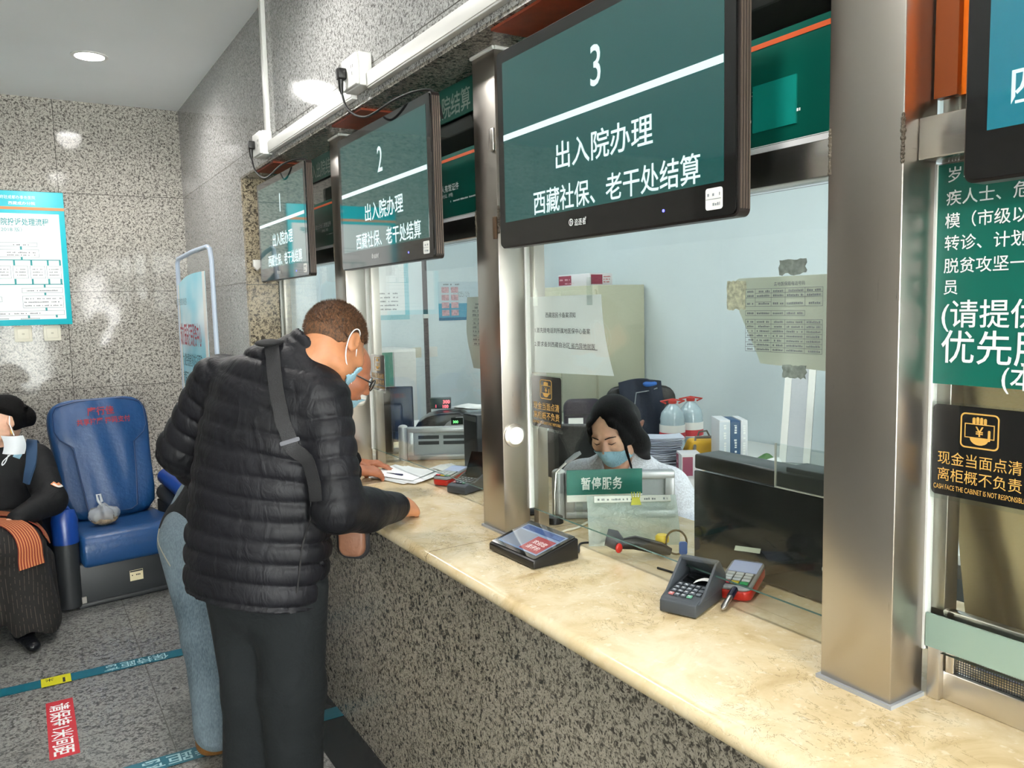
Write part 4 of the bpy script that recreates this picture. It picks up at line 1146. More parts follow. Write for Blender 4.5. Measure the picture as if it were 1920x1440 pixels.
office_monitor(1.50, 3.63, ZC, .24, .27, math.radians(-32), 'black monitor behind the bent man\'s glasses at the second window')
t = thing('black_terminal', 'tall black terminal box beside the second steel post inside the second window', 'terminal', (1.63, 2.94, ZC))
MB().box((1.585, 2.90, ZC), (1.70, 3.02, 1.148)).build('body', mat('terminal_black', '262c33', .4), t, bevel=.005)
MB().box((1.583, 2.905, 1.12), (1.585, 3.015, 1.14)).build('display_strip', mat('strip_grey', '5a6268', .3), t)

# banknote counter with its red readout at the second window
t = thing('banknote_counter', 'grey and black banknote counter with a green readout', 'banknote counter', (1.76, 3.60, ZC), (0, 0, math.radians(-30)))
MB().box((-.13, -.09, .0), (.13, .09, .06)).build('base', M['grey_plastic'], t, True, bevel=.01)
Ms2 = Matrix(((0, 0, 1, 0), (1, 0, 0, 0), (0, 1, 0, 0), (0, 0, 0, 1)))
side = [(-.1, .04), (-.105, .085), (-.085, .135), (-.04, .17), (.02, .185), (.09, .18), (.1, .16), (.1, .04)]
MX = Matrix(((1, 0, 0, 0), (0, 0, -1, 0), (0, 1, 0, 0), (0, 0, 0, 1)))
prof = [(-.135, .05), (-.132, .09), (-.105, .135), (-.06, .165), (.0, .178), (.10, .182), (.135, .165), (.138, .05)]
MB().prism(prof, -.085, .085, M=MX).build('housing', mat('counter_black', '17191c', .3), t, True, bevel=.006)
MB().prism([(-.02, .05), (.0, .09), (.04, .135), (.085, .16), (.125, .162), (.13, .05)], .085, .09, M=MX).build('side_cover', mat('side_grey', 'b3b6b8', .35), t, True)
MB().prism([(-.128, .055), (-.112, .1), (-.075, .12), (-.03, .09), (-.02, .05)], .084, .087, M=MX).build('note_mouth', mat('mouth_dark', '0a0a0a', .7), t, True)
nb = MB()
for k in range(3): nb.box((-.105 + k * .03, -.095, .05), (-.085 + k * .03, -.089, .108))
nb.build('guide_fingers', M['cream_plastic'], t, True, bevel=.003)
R = Matrix.LocRotScale(Vector((1.76, 3.60, ZC)), Euler((0, 0, math.radians(-30))), None)
MB().box((.06, -.0925, .125), (.118, -.0898, .158)).build('readout', mat('green_readout', '0a100a', .2), t, True)
letters('digits', [('300', .068, .132, .018, {'bold': .02})], R @ frame_xz(0, -.093, 0), mat('led_green', '0a200a', .3, emit=(.2, 1, .25), estr=1.5), t, .0008)
MB().box((.0, -.0915, .088), (.06, -.0898, .112)).build('red_label', mat('label_red', '9c2d26', .4), t, True)
letters('label_lettering', [('请当面点清', .004, .094, .013, {'bold': .01, 'w': .05})], R @ frame_xz(0, -.092, 0), M['white'], t, .0006)
t = thing('cash_readout', 'small dark readout box with glowing red digits on the banknote counter', 'readout', (1.80, 3.72, 1.09))
F = frame_n((1.765, 3.675, 1.083), (.86, -.5, 0), (0, 0, 1))
MB().box((-.02, 0, -.05), (.085, .055, 0), M=F).build('case', mat('readout_case', '2f4039', .3), t, bevel=.004)
letters('digits', [('300', .045, .028, .024, {'bold': .03}), ('1', .005, .008, .02, {'bold': .03}), ('100', .04, .005, .022, {'bold': .03})], F, mat('led_red', '300505', .3, emit=(1, .12, .15), estr=1.8), t, .001)
sheet_stack('paper_sheets', 'white papers lying on top of the banknote counter by the post', 'papers', [(1.83, 3.60), (1.90, 3.47), (2.05, 3.55), (1.98, 3.68)], 4, .002, .15, z0=1.085)

# office furniture further back
M['cabinet'] = mat('cabinet_beige', 'b9b9a2', .45)
t = thing('office_desk', 'long white desk along the back wall of the office', 'desk', (3.1, 2.6, 0))
MB().box((2.62, 1.2, .70), (XO - .01, 3.52, .735)).build('desk_top', M['white_plastic'], t, bevel=.004)
for y in (1.22, 2.5, 3.47): MB().box((2.66, y, 0), (XO - .05, y + .03, .70)).build('side_panel', M['white_plastic'], t)
MB().box((XO - .06, 1.25, .25), (XO - .05, 3.47, .7)).build('back_panel', M['white_plastic'], t)
t = thing('office_desk', 'white side desk carrying the banknote counter at the second window', 'desk', (1.95, 3.6, 0), )
MB().box((1.805, 3.25, .86), (2.35, 4.6, .895)).build('desk_top', M['white_plastic'], t, bevel=.004)
MB().box((1.85, 3.3, 0), (2.3, 3.33, .86)).build('side_panel', M['white_plastic'], t); MB().box((1.85, 4.5, 0), (2.3, 4.53, .86)).build('side_panel', M['white_plastic'], t)
t = thing('file_cabinet', 'tall beige steel file cabinet in the office corner', 'cabinet', (3.5, 4.85, 0))
cx0, cy0, cy1, cz = 3.37, 4.40, 5.25, 1.722
MB().box((cx0, cy0, 0), (XO - .02, cy1, cz)).build('carcass', M['cabinet'], t, bevel=.004)
for a, b_ in ((cy0 + .015, (cy0 + cy1) / 2 - .003), ((cy0 + cy1) / 2 + .003, cy1 - .015)):
    for z0, z1 in ((.06, .80), (.82, cz - .03)):
        d = MB().box((cx0 - .016, a, z0), (cx0, b_, z1)).build('door', M['cabinet'], t, bevel=.003)
        MB().box((cx0 - .03, (a if a > 4.8 else b_ - .03) , (z0 + z1) / 2 - .05), (cx0 - .016, (a if a > 4.8 else b_ - .03) + .02, (z0 + z1) / 2 + .05)).build('handle', M['steel_bright'], d, bevel=.003)
def carton(x, y, z, sx, sy, sz, rz, label, cols, words=None, group=None):
    t = thing('carton', label, 'carton', (x, y, z), (0, 0, rz), group=group)
    MB().box((-sx / 2, -sy / 2, 0), (sx / 2, sy / 2, sz)).build('box', mat('carton_white', 'd9d7da', .6), t, True, bevel=.002)
    pm = mat('carton_print', cols, .5)
    MB().box((-sx / 2 - .0012, sy * .08, .01), (-sx / 2, sy * .49, sz * .9)).build('colour_panel', pm, t, True)
    MB().box((-sx * .45, -sy / 2 - .0012, .01), (sx * .05, -sy / 2, sz * .9)).build('colour_panel', pm, t, True)
    ex = MB(); R = Matrix.LocRotScale(Vector((x, y, z)), Euler((0, 0, rz)), None)
    for k in range(3): scribble(ex, .02, sx * .4, sz * (.25 + .22 * k), sz * .1)
    letters('lettering', [], R @ frame_xz(0, -sy / 2, 0), M['red_print'], t, .0015, ex)
    ex = MB(); scribble(ex, -sy * .45, -sy * .12, sz * .5, sz * .16); scribble(ex, -sy * .3, sy * .0, sz * .2, sz * .1)
    letters('side_lettering', [], R @ frame_yz(-sx / 2, 0, 0), mat('print_pale', 'd8a9b4', .6), t, .0015, ex)
    return t
carton(3.5, 4.72, cz, .20, .38, .085, 0, 'flat red and white carton lying on top of the file cabinet', '8a2540')
carton(2.80, 2.93, .735, .10, .13, .115, math.radians(-32), 'upper red and white carton stacked beside the black printer', '8a3050', group='red and white cartons on the desk')
carton(2.74, 2.88, .60 - .1, .10, .13, .11, math.radians(-32), 'lower red and white carton beside the black printer', '8a3050', group='red and white cartons on the desk') if False else None

t = thing('black_case', 'black soft case with a white label in front of the file cabinet', 'case', (2.75, 3.72, .73))
F = frame_n((2.63, 3.775, .86), (.86, -.51, 0), (0, 0, 1))
MB().rrect(.23, .19, .05, -.07, .0, cx=.12, cy=.095, M=F).build('shell', mat('case_nylon', '241d2b', .6, bump=(90, .2)), t, bevel=.018, seg=4)
MB().tube([F @ Vector((.01, .10, .002)), F @ Vector((.12, .105, .004)), F @ Vector((.23, .10, .002))], .004, 8).build('zip', M['black_plastic'], t)
MB().box((.03, .03, .001), (.115, .085, .003), M=F).build('label', M['white_plastic'], t); letters('label_lettering', [('刘成燕', .038, .045, .02, {})] if False else [], F, M['ink'], t, .0036, None) if False else None
t2 = thing('office_desk', 'low white desk under the black soft case', 'desk', (2.6, 4.0, 0)); MB().box((2.38, 3.57, .82), (2.9, 4.35, .855)).build('desk_top', M['white_plastic'], t2); MB().box((2.40, 3.6, 0), (2.43, 4.3, .82)).build('side_panel', M['white_plastic'], t2); MB().box((2.85, 3.6, 0), (2.88, 4.3, .82)).build('side_panel', M['white_plastic'], t2)
t = thing('office_chair', 'black office chair back with a dark blue coat hung over it', 'chair', (3.2, 3.75, 0))
MB().rrect(.42, .5, .08, -.05, .0, cx=0, cy=.85, M=frame_n((3.14, 3.69, 0), (.86, -.51, 0), (0, 0, 1))).build('backrest', M['black_plastic'], t, bevel=.015)
MB().box((3.05, 3.68, .42), (3.45, 4.08, .5)).build('seat', M['black_plastic'], t, bevel=.03); MB().tube([(3.25, 3.88, .06), (3.25, 3.88, .42)], .03, 12).build('gas_lift', M['steel'], t)
for k in range(5):
    a = 2 * PI * k / 5
    MB().tube([(3.25, 3.88, .08), (3.25 + .28 * math.cos(a), 3.88 + .28 * math.sin(a), .05)], [.025, .018], 8).ell((3.25 + .28 * math.cos(a), 3.88 + .28 * math.sin(a), .03), (.03, .03, .03)).build('leg', M['black_plastic'], t, smooth=True)
t = thing('hung_coat', 'dark blue coat with pale piping hanging over the office chair', 'coat', (3.1, 3.66, 1.1))
F = frame_n((2.99, 3.745, .82), (.86, -.51, 0), (0, 0, 1))
def coat(u, v):
    return F @ Vector((.02 + .26 * u + .01 * math.sin(4 * v), .0 + .31 * v + .02 * math.sin(3 * u) * v, .012 + .02 * math.sin(9 * u + 1.5 * v) + .03 * math.sin(PI * u)))
MB().grid(coat, 30, 16, .02).build('cloth', mat('coat_navy', '1a2436', .7, bump=(50, .3)), t, smooth=True)
MB().tube([F @ Vector((.12, .0, .055)), F @ Vector((.105, .18, .055)), F @ Vector((.115, .25, .05)), F @ Vector((.2, .262, .05)), F @ Vector((.24, .275, .045))], .0035, 8).build('piping', M['grey_plastic'], t, smooth=True)
MB().ell(F @ Vector((.20, .30, .03)), (.05, .03, .022)).build('blue_lining', mat('lining_blue', '2c62b0', .6), t, smooth=True)

M['pet'] = glass_mat('bottle_plastic', (.86, .93, .95), 2.0)
def bottle(x, y, label):
    t = thing('water_bottle', label, 'bottle', (x, y, .735), group='large water bottles on the office desk')
    T = Matrix.Translation((x, y, .735))
    MB().lathe([(.06, 0), (.072, .01), (.072, .06), (.068, .075), (.072, .09), (.072, .165), (.068, .18), (.07, .2), (.062, .235), (.035, .27), (.021, .283), (.02, .29)], 28, T).build('body', mat('bottle_body', 'a8bcc4', .12, spec=.7), t, smooth=True)
    MB().lathe([(.0725, .085), (.0732, .09), (.0732, .165), (.0725, .168)], 28, T).build('label', M['white_plastic'], t, smooth=True)
    lb_ = MB(); lb_.lathe([(.0736, .09), (.0736, .125)], 28, T); lb_.build('red_band', M['red_print'], t, smooth=True)
    MB().lathe([(.023, .287), (.025, .29), (.025, .305), (.02, .309)], 20, T).build('cap', M['red'], t, smooth=True)
    MB().tube([(x - .03, y + .018, 1.022), (x - .058, y + .035, 1.034), (x - .0, y + .0, 1.046), (x + .058, y - .035, 1.034), (x + .03, y - .018, 1.022)], .005, 8).build('carry_handle', M['red'], t, smooth=True)
bottle(3.14, 3.42, 'large clear water bottle with a red cap, left of the pair on the desk')
bottle(3.30, 3.44, 'large clear water bottle with a red cap, right of the pair on the desk')
t = thing('paper_pile', 'thick untidy pile of used papers beside the clerk', 'papers', (2.8, 3.15, .735))
for k in range(26):
    a = math.radians(-31) + random.uniform(-.12, .12)
    Mk = Matrix.Translation((2.80 + random.uniform(-.012, .012), 3.14 + random.uniform(-.012, .012), .737 + k * .0066)) @ Matrix.Rotation(a, 4, 'Z')
    cu = random.uniform(0, .014)
    MB().grid(lambda u, v: Mk @ Vector(((u - .5) * .20, (v - .5) * .14, cu * (abs(u - .5) * 2) ** 2 + .001 * math.sin(9 * u + k))), 8, 3, -.003).build('sheet', mat('pile_paper', random.choice(('d6dae4', 'c3c9d8', 'e2e4ea', 'aab2c6')), .8) if k < 4 else bpy.data.materials[random.choice(('pile_paper', 'pile_paper.001', 'pile_paper.002', 'pile_paper.003'))], t, smooth=True)
t = thing('yellow_bag', 'bright yellow lunch bag with a grey strap on the office desk', 'bag', (2.99, 3.02, .735), (0, 0, math.radians(-31)))
MB().prism([(-.1, 0), (.1, 0), (.1, .09), (.075, .15), (-.075, .15), (-.1, .09)], -.055, .055, M=Matrix(((1, 0, 0, 0), (0, 0, -1, 0), (0, 1, 0, 0), (0, 0, 0, 1)))).build('body', mat('bag_yellow', 'd8a512', .6, bump=(50, .2)), t, True, bevel=.016, seg=4)
sb = MB(); sb.tube([(-.075, -.058, .04), (-.06, -.06, .12), (-.05, -.03, .165), (.05, -.03, .165), (.06, -.06, .12), (.03, -.06, .1)], .008, 8, flat=.4); sb.build('strap', mat('strap_grey', '77716a', .7), t, True, smooth=True)
MB().tube([(-.03, .02, .15), (-.02, .02, .185), (.02, .02, .19), (.04, .02, .15)], .005, 8).build('carry_loop', mat('loop_grey', '5d5a58', .7), t, True, smooth=True)
def book_box(x, y, w_, d_, h_, rz, label, c1, c2):
    t = thing('document_box', label, 'box', (x, y, .735), (0, 0, rz), group='slim document boxes on the desk')
    MB().box((-w_ / 2, -d_ / 2, 0), (w_ / 2, d_ / 2, h_)).build('box', mat('doc_white', c1, .5), t, True, bevel=.002)
    MB().box((-w_ * .5 - .001, -d_ / 2 - .0012, .02), (w_ * .5, -d_ / 2, h_ - .01)).build('spine_panel', mat('doc_blue', c2, .5), t, True)
    R = Matrix.LocRotScale(Vector((x, y, .735)), Euler((0, 0, rz)), None)
    ex = MB(); scribble(ex, .02, h_ - .05, -.006, .013)
    letters('spine_lettering', [], R @ frame_xz(0, -d_ / 2 - .001, .03) @ Matrix.Rotation(PI / 2, 4, 'Z'), M['white'], t, .0008, ex)
book_box(2.93, 2.845, .052, .16, .285, math.radians(-31), 'white document box standing nearest the yellow bag', 'dfe2e6', 'c9d3dc')
book_box(2.974, 2.818, .046, .16, .28, math.radians(-31), 'blue document box standing in the middle of the row', '2a5078', '1d4a70')
book_box(3.01, 2.796, .032, .16, .283, math.radians(-31), 'white document box furthest from the yellow bag', 'dadde0', 'd5d9de')
t = thing('leaflet', 'green folded leaflet lying behind the black printer', 'leaflet', (2.88, 2.62, .8))
MB().grid(lambda u, v: (2.83 + .15 * u, 2.64 - .09 * u + .08 * v, .80 + .05 * max(0, u - .45) ** 1.0 * 2 * (u > .45) + .02 * math.sin(3 * v)), 12, 5, .002).build('sheet', mat('leaf_green', '3c6b2c', .5), t, smooth=True)
t2 = thing('filing_tray', 'white stacking tray under the green leaflet', 'tray', (2.9, 2.6, .735)); MB().box((2.76, 2.45, .735), (3.06, 2.72, .79)).build('tray', M['white_plastic'], t2, bevel=.004)
t = thing('paper_roll', 'white paper roll lying behind the black printer', 'roll', (2.8, 2.45, .84))
MB().tube([(2.70, 2.50, .82), (2.86, 2.42, .865)], .035, 20).build('roll', M['paper'], t, smooth=True)
MB().box((2.66, 2.38, .735), (2.75, 2.56, .785)).build('core_rest', M['paper'], t)
t = thing('leaning_panel', 'white framed narrow panel leaning on the office wall', 'panel', (3.5, 2.8, .735))
F = frame_n((3.37, 2.855, .745), (.5, -.866, 0), (.34, .09, .95))
MB().box((0, 0, -.012), (.155, .70, 0), M=F).build('grey_board', mat('board_grey', 'b6bac0', .6), t)
fb = MB(); fb.box((0, 0, -.014), (.035, .70, .006), M=F).box((.12, 0, -.014), (.155, .70, .006), M=F); fb.build('frame_strip', M['white_plastic'], t)
t = thing('document_box', 'cream document box standing against the office wall behind the printer', 'box', (3.4, 2.45, .735))
MB().box((3.36, 2.36, .735), (3.62, 2.53, 1.02)).build('box', mat('doc_cream', 'cfd0c0', .6), t); MB().box((3.355, 2.355, 1.012), (3.625, 2.535, 1.025)).build('dark_edge', M['dark_grey'], t)
# clerk's chair is built with the clerk ; wall fittings on the office end wall
for x, z, lb, m_ in ((2.60, 1.24, 'cream switch plate left of the dark wall conduit', M['cream_plastic']), (2.75, 1.24, 'white switch plate right of the dark wall conduit', M['white_plastic'])):
    X_ = 2.83 if 'cream' in lb else 2.98
    t = thing('switch_plate', lb, 'switch', (X_, YO1, 1.23))
    F = frame_xz(X_, YO1 - .0005, 1.22)
    MB().rrect(.086, .086, .006, 0, .01, M=F).build('plate', m_, t, bevel=.002)
    MB().box((-.022, -.026, .01), (.022, .026, .014), M=F).build('rocker', m_, t, bevel=.001)
t = thing('wall_conduit', 'dark vertical cable conduit on the office end wall', 'conduit', (2.9, YO1, 1.5))
MB().box((2.905, YO1 - .02, .1), (2.94, YO1 - .0005, 1.51)).box((2.905, YO1 - .02, 1.535), (2.94, YO1 - .0005, 2.74)).build('channel', mat('conduit_brown', '3a3136', .5), t)
MB().box((2.90, YO1 - .022, 1.505), (2.945, YO1 - .0005, 1.54)).build('coupling', M['white_plastic'], t)
def wall_sheet(x0, z0, w_, h_, label, base, bands):
    t = thing('wall_notice', label, 'notice', (x0, YO1, z0))
    F = frame_xz(x0, YO1 - .0015, z0)
    MB().box((0, 0, 0), (w_, h_, .001), M=F).build('sheet', base, t)
    return t, F
t, F = wall_sheet(3.05, 1.48, .42, .33, 'pale blue chart with small pink pictures on the office end wall', mat('chart_pale', 'c6d6de', .6), None)
MB().box((0, 0, .001), (.42, .145, .0016), M=F).build('blue_band', mat('chart_blue', '4f9fbe', .6), t); MB().box((0, 0, .0016), (.42, .025, .002), M=F).build('dark_band', mat('chart_dark', '2a6c90', .6), t)
pb = MB()
for r in range(4):
    for c in range(2): rect(pb, .03 + c * .09, .04 + r * .065, .1 + c * .09, .09 + r * .065)
letters('pictures', [], F, mat('chart_pink', 'c9a3aa', .7, var=(60, .3)), t, .0025, pb)
eb = MB(); scribble(eb, .05, .2, .3, .014); 
for r in range(4): scribble(eb, .14, .3, .2 + r * .012, .006)
letters('lettering', [], F, M['grey_ink'], t, .002, eb)
t, F = wall_sheet(2.28, 1.5, .50, .55, 'large white wall notice with a teal border on the office end wall', mat('notice_teal', '9ccdd6', .6), None)
MB().box((.03, .04, .001), (.46, .53, .0016), M=F).build('white_field', M['paper'], t)
MB().box((.09, .24, .0016), (.24, .52, .002), M=F).build('green_table', mat('table_green', '86a89a', .7), t)
eb = MB()
for r in range(5): scribble(eb, .06, .4, .21 - r * .032, .012)
letters('lettering', [], F, M['grey_ink'], t, .0022, eb)
t = thing('paper_notice', 'curled sheet of printed tables hanging inside the second window by the post', 'notice', (XG, 2.4, 1.55))
def pc(u, v): return (XG + .012 + .05 * (1 - v) * u * .4 + .012 * math.sin(4 * v), 2.475 - .17 * u + .035 * (1 - v) ** 2 * (u < .3), 1.39 + .24 * v + .02 * u)
def pc(u, v): return (XG + .0125 + .03 * max(0, .35 - v) * (1 - u), 2.485 - .19 * u - .05 * (1 - u) * max(0, .5 - v) - .03 * (1 - u) * max(0, v - .6), 1.385 + .245 * v)
MB().grid(pc, 12, 16, -.0006).build('sheet', thin_paper('sheet_aged', 'd9ded9'), t, smooth=True)
F = frame_yz(XG + .0118, 2.45, 1.385); eb = MB()
for r in range(9):
    rect(eb, .01, .08 + r * .014, .15, .0807 + r * .014); 
    for c in range(4): scribble(eb, .014 + c * .036, .04 + c * .036, .083 + r * .014, .007)
for r in range(2): scribble(eb, .03, .14, .205 + r * .012, .008)
letters('lettering', [], F, M['grey_ink'], t, .0008, eb)
t = thing('cupboard', 'tall white cupboard with a green door by the office end wall', 'cupboard', (2.45, 5.9, 0))
MB().box((2.30, 5.75, 0), (2.62, YO1 - .01, 1.28)).build('carcass', M['white_plastic'], t, bevel=.004)
MB().box((2.32, 5.738, .05), (2.42, 5.75, 1.26)).build('door', mat('cup_green', '4f8f7c', .5), t)
MB().box((2.43, 5.738, .05), (2.61, 5.75, 1.26)).build('door', M['white_plastic'], t)

# ------------------------------------------------------------------ organic modelling : signed distance fields meshed with surface nets
class Field:
    def __init__(s, lo, hi, h):
        s.lo = np.array(lo, float); s.h = h
        s.n = np.ceil((np.array(hi) - s.lo) / h).astype(int) + 1
        s.a = np.full(s.n, 1.0, np.float32)
        s.ax = [s.lo[i] + h * np.arange(s.n[i]) for i in range(3)]
    def block(s, lo, hi):
        i0 = np.clip(np.floor((np.array(lo) - s.lo) / s.h).astype(int), 0, s.n - 1)
        i1 = np.clip(np.ceil((np.array(hi) - s.lo) / s.h).astype(int) + 1, 1, s.n)
        if np.any(i1 <= i0): return None, None
        sl = tuple(slice(a, b) for a, b in zip(i0, i1))
        X, Y, Z = np.meshgrid(*[s.ax[i][sl[i]] for i in range(3)], indexing='ij')
        return sl, np.stack([X, Y, Z], -1).astype(np.float32)
    def put(s, prim, k=.02, op='u', off=0.0):
        fn, lo, hi = prim
        m = k + .03 + abs(off)
        sl, P = s.block(np.array(lo) - m, np.array(hi) + m)
        if sl is None: return s
        d = fn(P) - off; a = s.a[sl]
        if op == 'u':
            hh = np.clip(.5 + .5 * (a - d) / k, 0, 1); s.a[sl] = a + (d - a) * hh - k * hh * (1 - hh)
        elif op == 's':
            d = -d; hh = np.clip(.5 - .5 * (a - d) / k, 0, 1); s.a[sl] = a + (d - a) * hh + k * hh * (1 - hh)
        return s
    def cut(s, fn):
        """hard intersection with fn(P)<0 over the whole field"""
        X, Y, Z = np.meshgrid(*s.ax, indexing='ij')
        s.a = np.maximum(s.a, fn(np.stack([X, Y, Z], -1)).astype(np.float32)); return s
    def mesh(s, name, mats, parent, smooth_iter=0, sub=False):
        a = s.a; h = s.h
        a[0] = a[-1] = 1; a[:, 0] = a[:, -1] = 1; a[:, :, 0] = a[:, :, -1] = 1
        ins = a < 0
        c = np.zeros(tuple(s.n - 1), np.int8)
        for dx in (0, 1):
            for dy in (0, 1):
                for dz in (0, 1):
                    c += ins[dx:s.n[0] - 1 + dx, dy:s.n[1] - 1 + dy, dz:s.n[2] - 1 + dz]
        act = np.argwhere((c > 0) & (c < 8))
        idx = np.full(tuple(s.n - 1), -1, np.int32); idx[tuple(act.T)] = np.arange(len(act))
        acc = np.zeros((len(act), 3)); cnt = np.zeros(len(act))
        cor = [(x, y, z) for x in (0, 1) for y in (0, 1) for z in (0, 1)]
        val = {q: a[act[:, 0] + q[0], act[:, 1] + q[1], act[:, 2] + q[2]] for q in cor}
        for p in cor:
            for ax in range(3):
                if p[ax] == 0:
                    q = list(p); q[ax] = 1; q = tuple(q)
                    m = (val[p] < 0) != (val[q] < 0)
                    t = val[p][m] / (val[p][m] - val[q][m] + 1e-12)
                    pt = np.repeat(np.array(p, float)[None], m.sum(), 0); pt[:, ax] += t
                    acc[m] += pt; cnt[m] += 1
        V = s.lo + h * (act + acc / cnt[:, None])
        F = []
        for ax in range(3):
            b, c2 = (ax + 1) % 3, (ax + 2) % 3
            sl0 = [slice(1, s.n[i] - 1) for i in range(3)]; sl0[ax] = slice(0, s.n[ax] - 1)
            sl1 = list(sl0); sl1[ax] = slice(1, s.n[ax])
            A, B = ins[tuple(sl0)], ins[tuple(sl1)]
            e = np.argwhere(A != B)
            flip = A[tuple(e.T)]
            e = e + np.array([0 if i == ax else 1 for i in range(3)])
            def cell(db, dc):
                q = e.copy(); q[:, b] += db; q[:, c2] += dc
                return idx[tuple(q.T)]
            Q = np.stack([cell(-1, -1), cell(0, -1), cell(0, 0), cell(-1, 0)], 1)
            Q[~flip] = Q[~flip][:, ::-1]
            F.append(Q)
        F = np.concatenate(F)
        F = F[(F >= 0).all(1)]
        for _ in range(smooth_iter):
            S = np.zeros_like(V); N = np.zeros(len(V))
            for i in range(4):
                np.add.at(S, F[:, i], V[F[:, (i + 1) % 4]]); np.add.at(N, F[:, i], 1)
                np.add.at(S, F[:, (i + 1) % 4], V[F[:, i]]); np.add.at(N, F[:, (i + 1) % 4], 1)
            V = V * .5 + .5 * S / np.maximum(N, 1)[:, None]
        me = bpy.data.meshes.new(name)
        me.vertices.add(len(V)); me.vertices.foreach_set('co', V.astype(np.float32).ravel())
        me.loops.add(len(F) * 4); me.loops.foreach_set('vertex_index', F.astype(np.int32).ravel())
        me.polygons.add(len(F)); me.polygons.foreach_set('loop_start', np.arange(0, len(F) * 4, 4, dtype=np.int32))
        me.polygons.foreach_set('use_smooth', np.ones(len(F), bool))
        me.update(calc_edges=True); me.validate()
        return new_mesh_obj(name, me, mats, parent)
A_ = lambda *v: np.array(v, float)
def unit(v): v = np.array(v, float); return v / np.linalg.norm(v)
def cone(a, b, ra, rb, flat=None, puff=0.0, pitch=.06, s0=0.0):
    """tapered capsule ; flat=(direction, factor) squeezes it along a direction ; puff = quilted rings along the axis"""
    a, b = A_(*a), A_(*b); ab = b - a; L2 = ab @ ab; L = math.sqrt(L2)
    R = max(ra, rb) + puff
    def fn(P):
        q = P - a; t = np.clip(q @ ab / L2, 0, 1)
        w = q - t[..., None] * ab
        if flat is not None:
            n, k = unit(flat[0]), flat[1]
            w = w + (w @ n)[..., None] * n * (1 / k - 1)
        d = np.linalg.norm(w, axis=-1); r = ra + (rb - ra) * t
        if puff:
            sraw = (q @ ab) / L + s0
            ph = sraw / pitch; ph = ph - np.floor(ph)
            r = r + puff * (1 - np.exp(-np.minimum(ph, 1 - ph) * pitch / .0075) - .6)
        d = d - r
        return d * (flat[1] if flat is not None and flat[1] < 1 else 1)
    return fn, np.minimum(a, b) - R, np.maximum(a, b) + R
def ellipsoid(c, r, Rm=None):
    c, r = A_(*c), A_(*r)
    Rm = np.eye(3) if Rm is None else Rm
    def fn(P):
        q = (P - c) @ Rm; k0 = np.linalg.norm(q / r, axis=-1); k1 = np.linalg.norm(q / (r * r), axis=-1)
        return k0 * (k0 - 1) / np.maximum(k1, 1e-6)
    return fn, c - r.max(), c + r.max()
def rbox(c, hs, rad, Rm=None):
    c, hs = A_(*c), A_(*hs); Rm = np.eye(3) if Rm is None else Rm; m = np.linalg.norm(hs)
    def fn(P):
        q = np.abs((P - c) @ Rm) - (hs - rad)
        return np.linalg.norm(np.maximum(q, 0), axis=-1) + np.minimum(q.max(-1), 0) - rad
    return fn, c - m, c + m
class Frame:
    """local x = right of the body, y = forward, z = up"""
    def __init__(s, o, fwd, roll=0.0, scale=1.0):
        s.o = A_(*o); f = unit(fwd); r = unit(np.cross(f, (0, 0, 1))); u = np.cross(r, f)
        r2 = math.cos(roll) * r + math.sin(roll) * u; u2 = -math.sin(roll) * r + math.cos(roll) * u
        s.R = np.stack([r2, f, u2], 1); s.s = scale
    def __call__(s, x, y, z): return s.o + s.R @ (A_(x, y, z) * s.s)
    def local(s, P): return ((P - s.o) @ s.R) / s.s
    def ell(s, c, r): return ellipsoid(s(*c), A_(*r) * s.s, s.R)
    def cone(s, a, b, ra, rb): return cone(s(*a), s(*b), ra * s.s, rb * s.s)
    def mat4(s):
        m = Matrix(s.R.tolist()).to_4x4(); m.translation = Vector(s.o); return m
def head_into(f, H, off=0.0, face=True, ears=(1, -1), nose=True):
    f.put(H.ell((0, -.012, .028), (.0765, .098, .092)), .02, off=off)
    f.put(H.ell((0, .028, -.03), (.062, .066, .082)), .03, off=off)
    f.put(H.ell((0, .055, -.088), (.034, .034, .030)), .035, off=off)
    for s in (1, -1):
        f.put(H.ell((s * .040, .062, -.022), (.026, .026, .024)), .03, off=off)
        f.put(H.ell((s * .050, .015, -.07), (.018, .036, .024)), .03, off=off)
    if nose:
        f.put(H.cone((0, .090, .004), (0, .108, -.032), .0095, .0135), .014, off=off)
        for s in (1, -1): f.put(H.ell((s * .012, .100, -.036), (.008, .010, .008)), .008, off=off)
    if face:
        for s in (1, -1):
            f.put(H.ell((s * .032, .101, .006), (.018, .020, .012)), .018, 's')
            f.put(H.ell((s * .032, .081, .004), (.0165, .012, .0135)), .006)
            f.put(H.cone((s * .014, .090, .022), (s * .050, .074, .020), .0065, .005), .012)
        f.put(H.ell((0, .093, -.062), (.024, .009, .005)), .006); f.put(H.ell((0, .091, -.071), (.020, .009, .006)), .006)
        f.put(H.ell((0, .104, -.0665), (.022, .008, .0012)), .003, 's')
    for s in ears:
        f.put(ellipsoid(H(s * .082, -.012, -.004), A_(.010, .020, .033) * H.s, H.R @ rotm('z', s * -.35)), .006, off=off * .3)
        f.put(H.ell((s * .0945, -.009, .000), (.009, .012, .021)), .004, 's')
        f.put(H.ell((s * .083, .004, -.012), (.005, .006, .009)), .005)
def rotm(ax, a):
    c, s = math.cos(a), math.sin(a)
    return {'x': np.array([[1, 0, 0], [0, c, -s], [0, s, c]]), 'y': np.array([[c, 0, s], [0, 1, 0], [-s, 0, c]]), 'z': np.array([[c, -s, 0], [s, c, 0], [0, 0, 1]])}[ax]
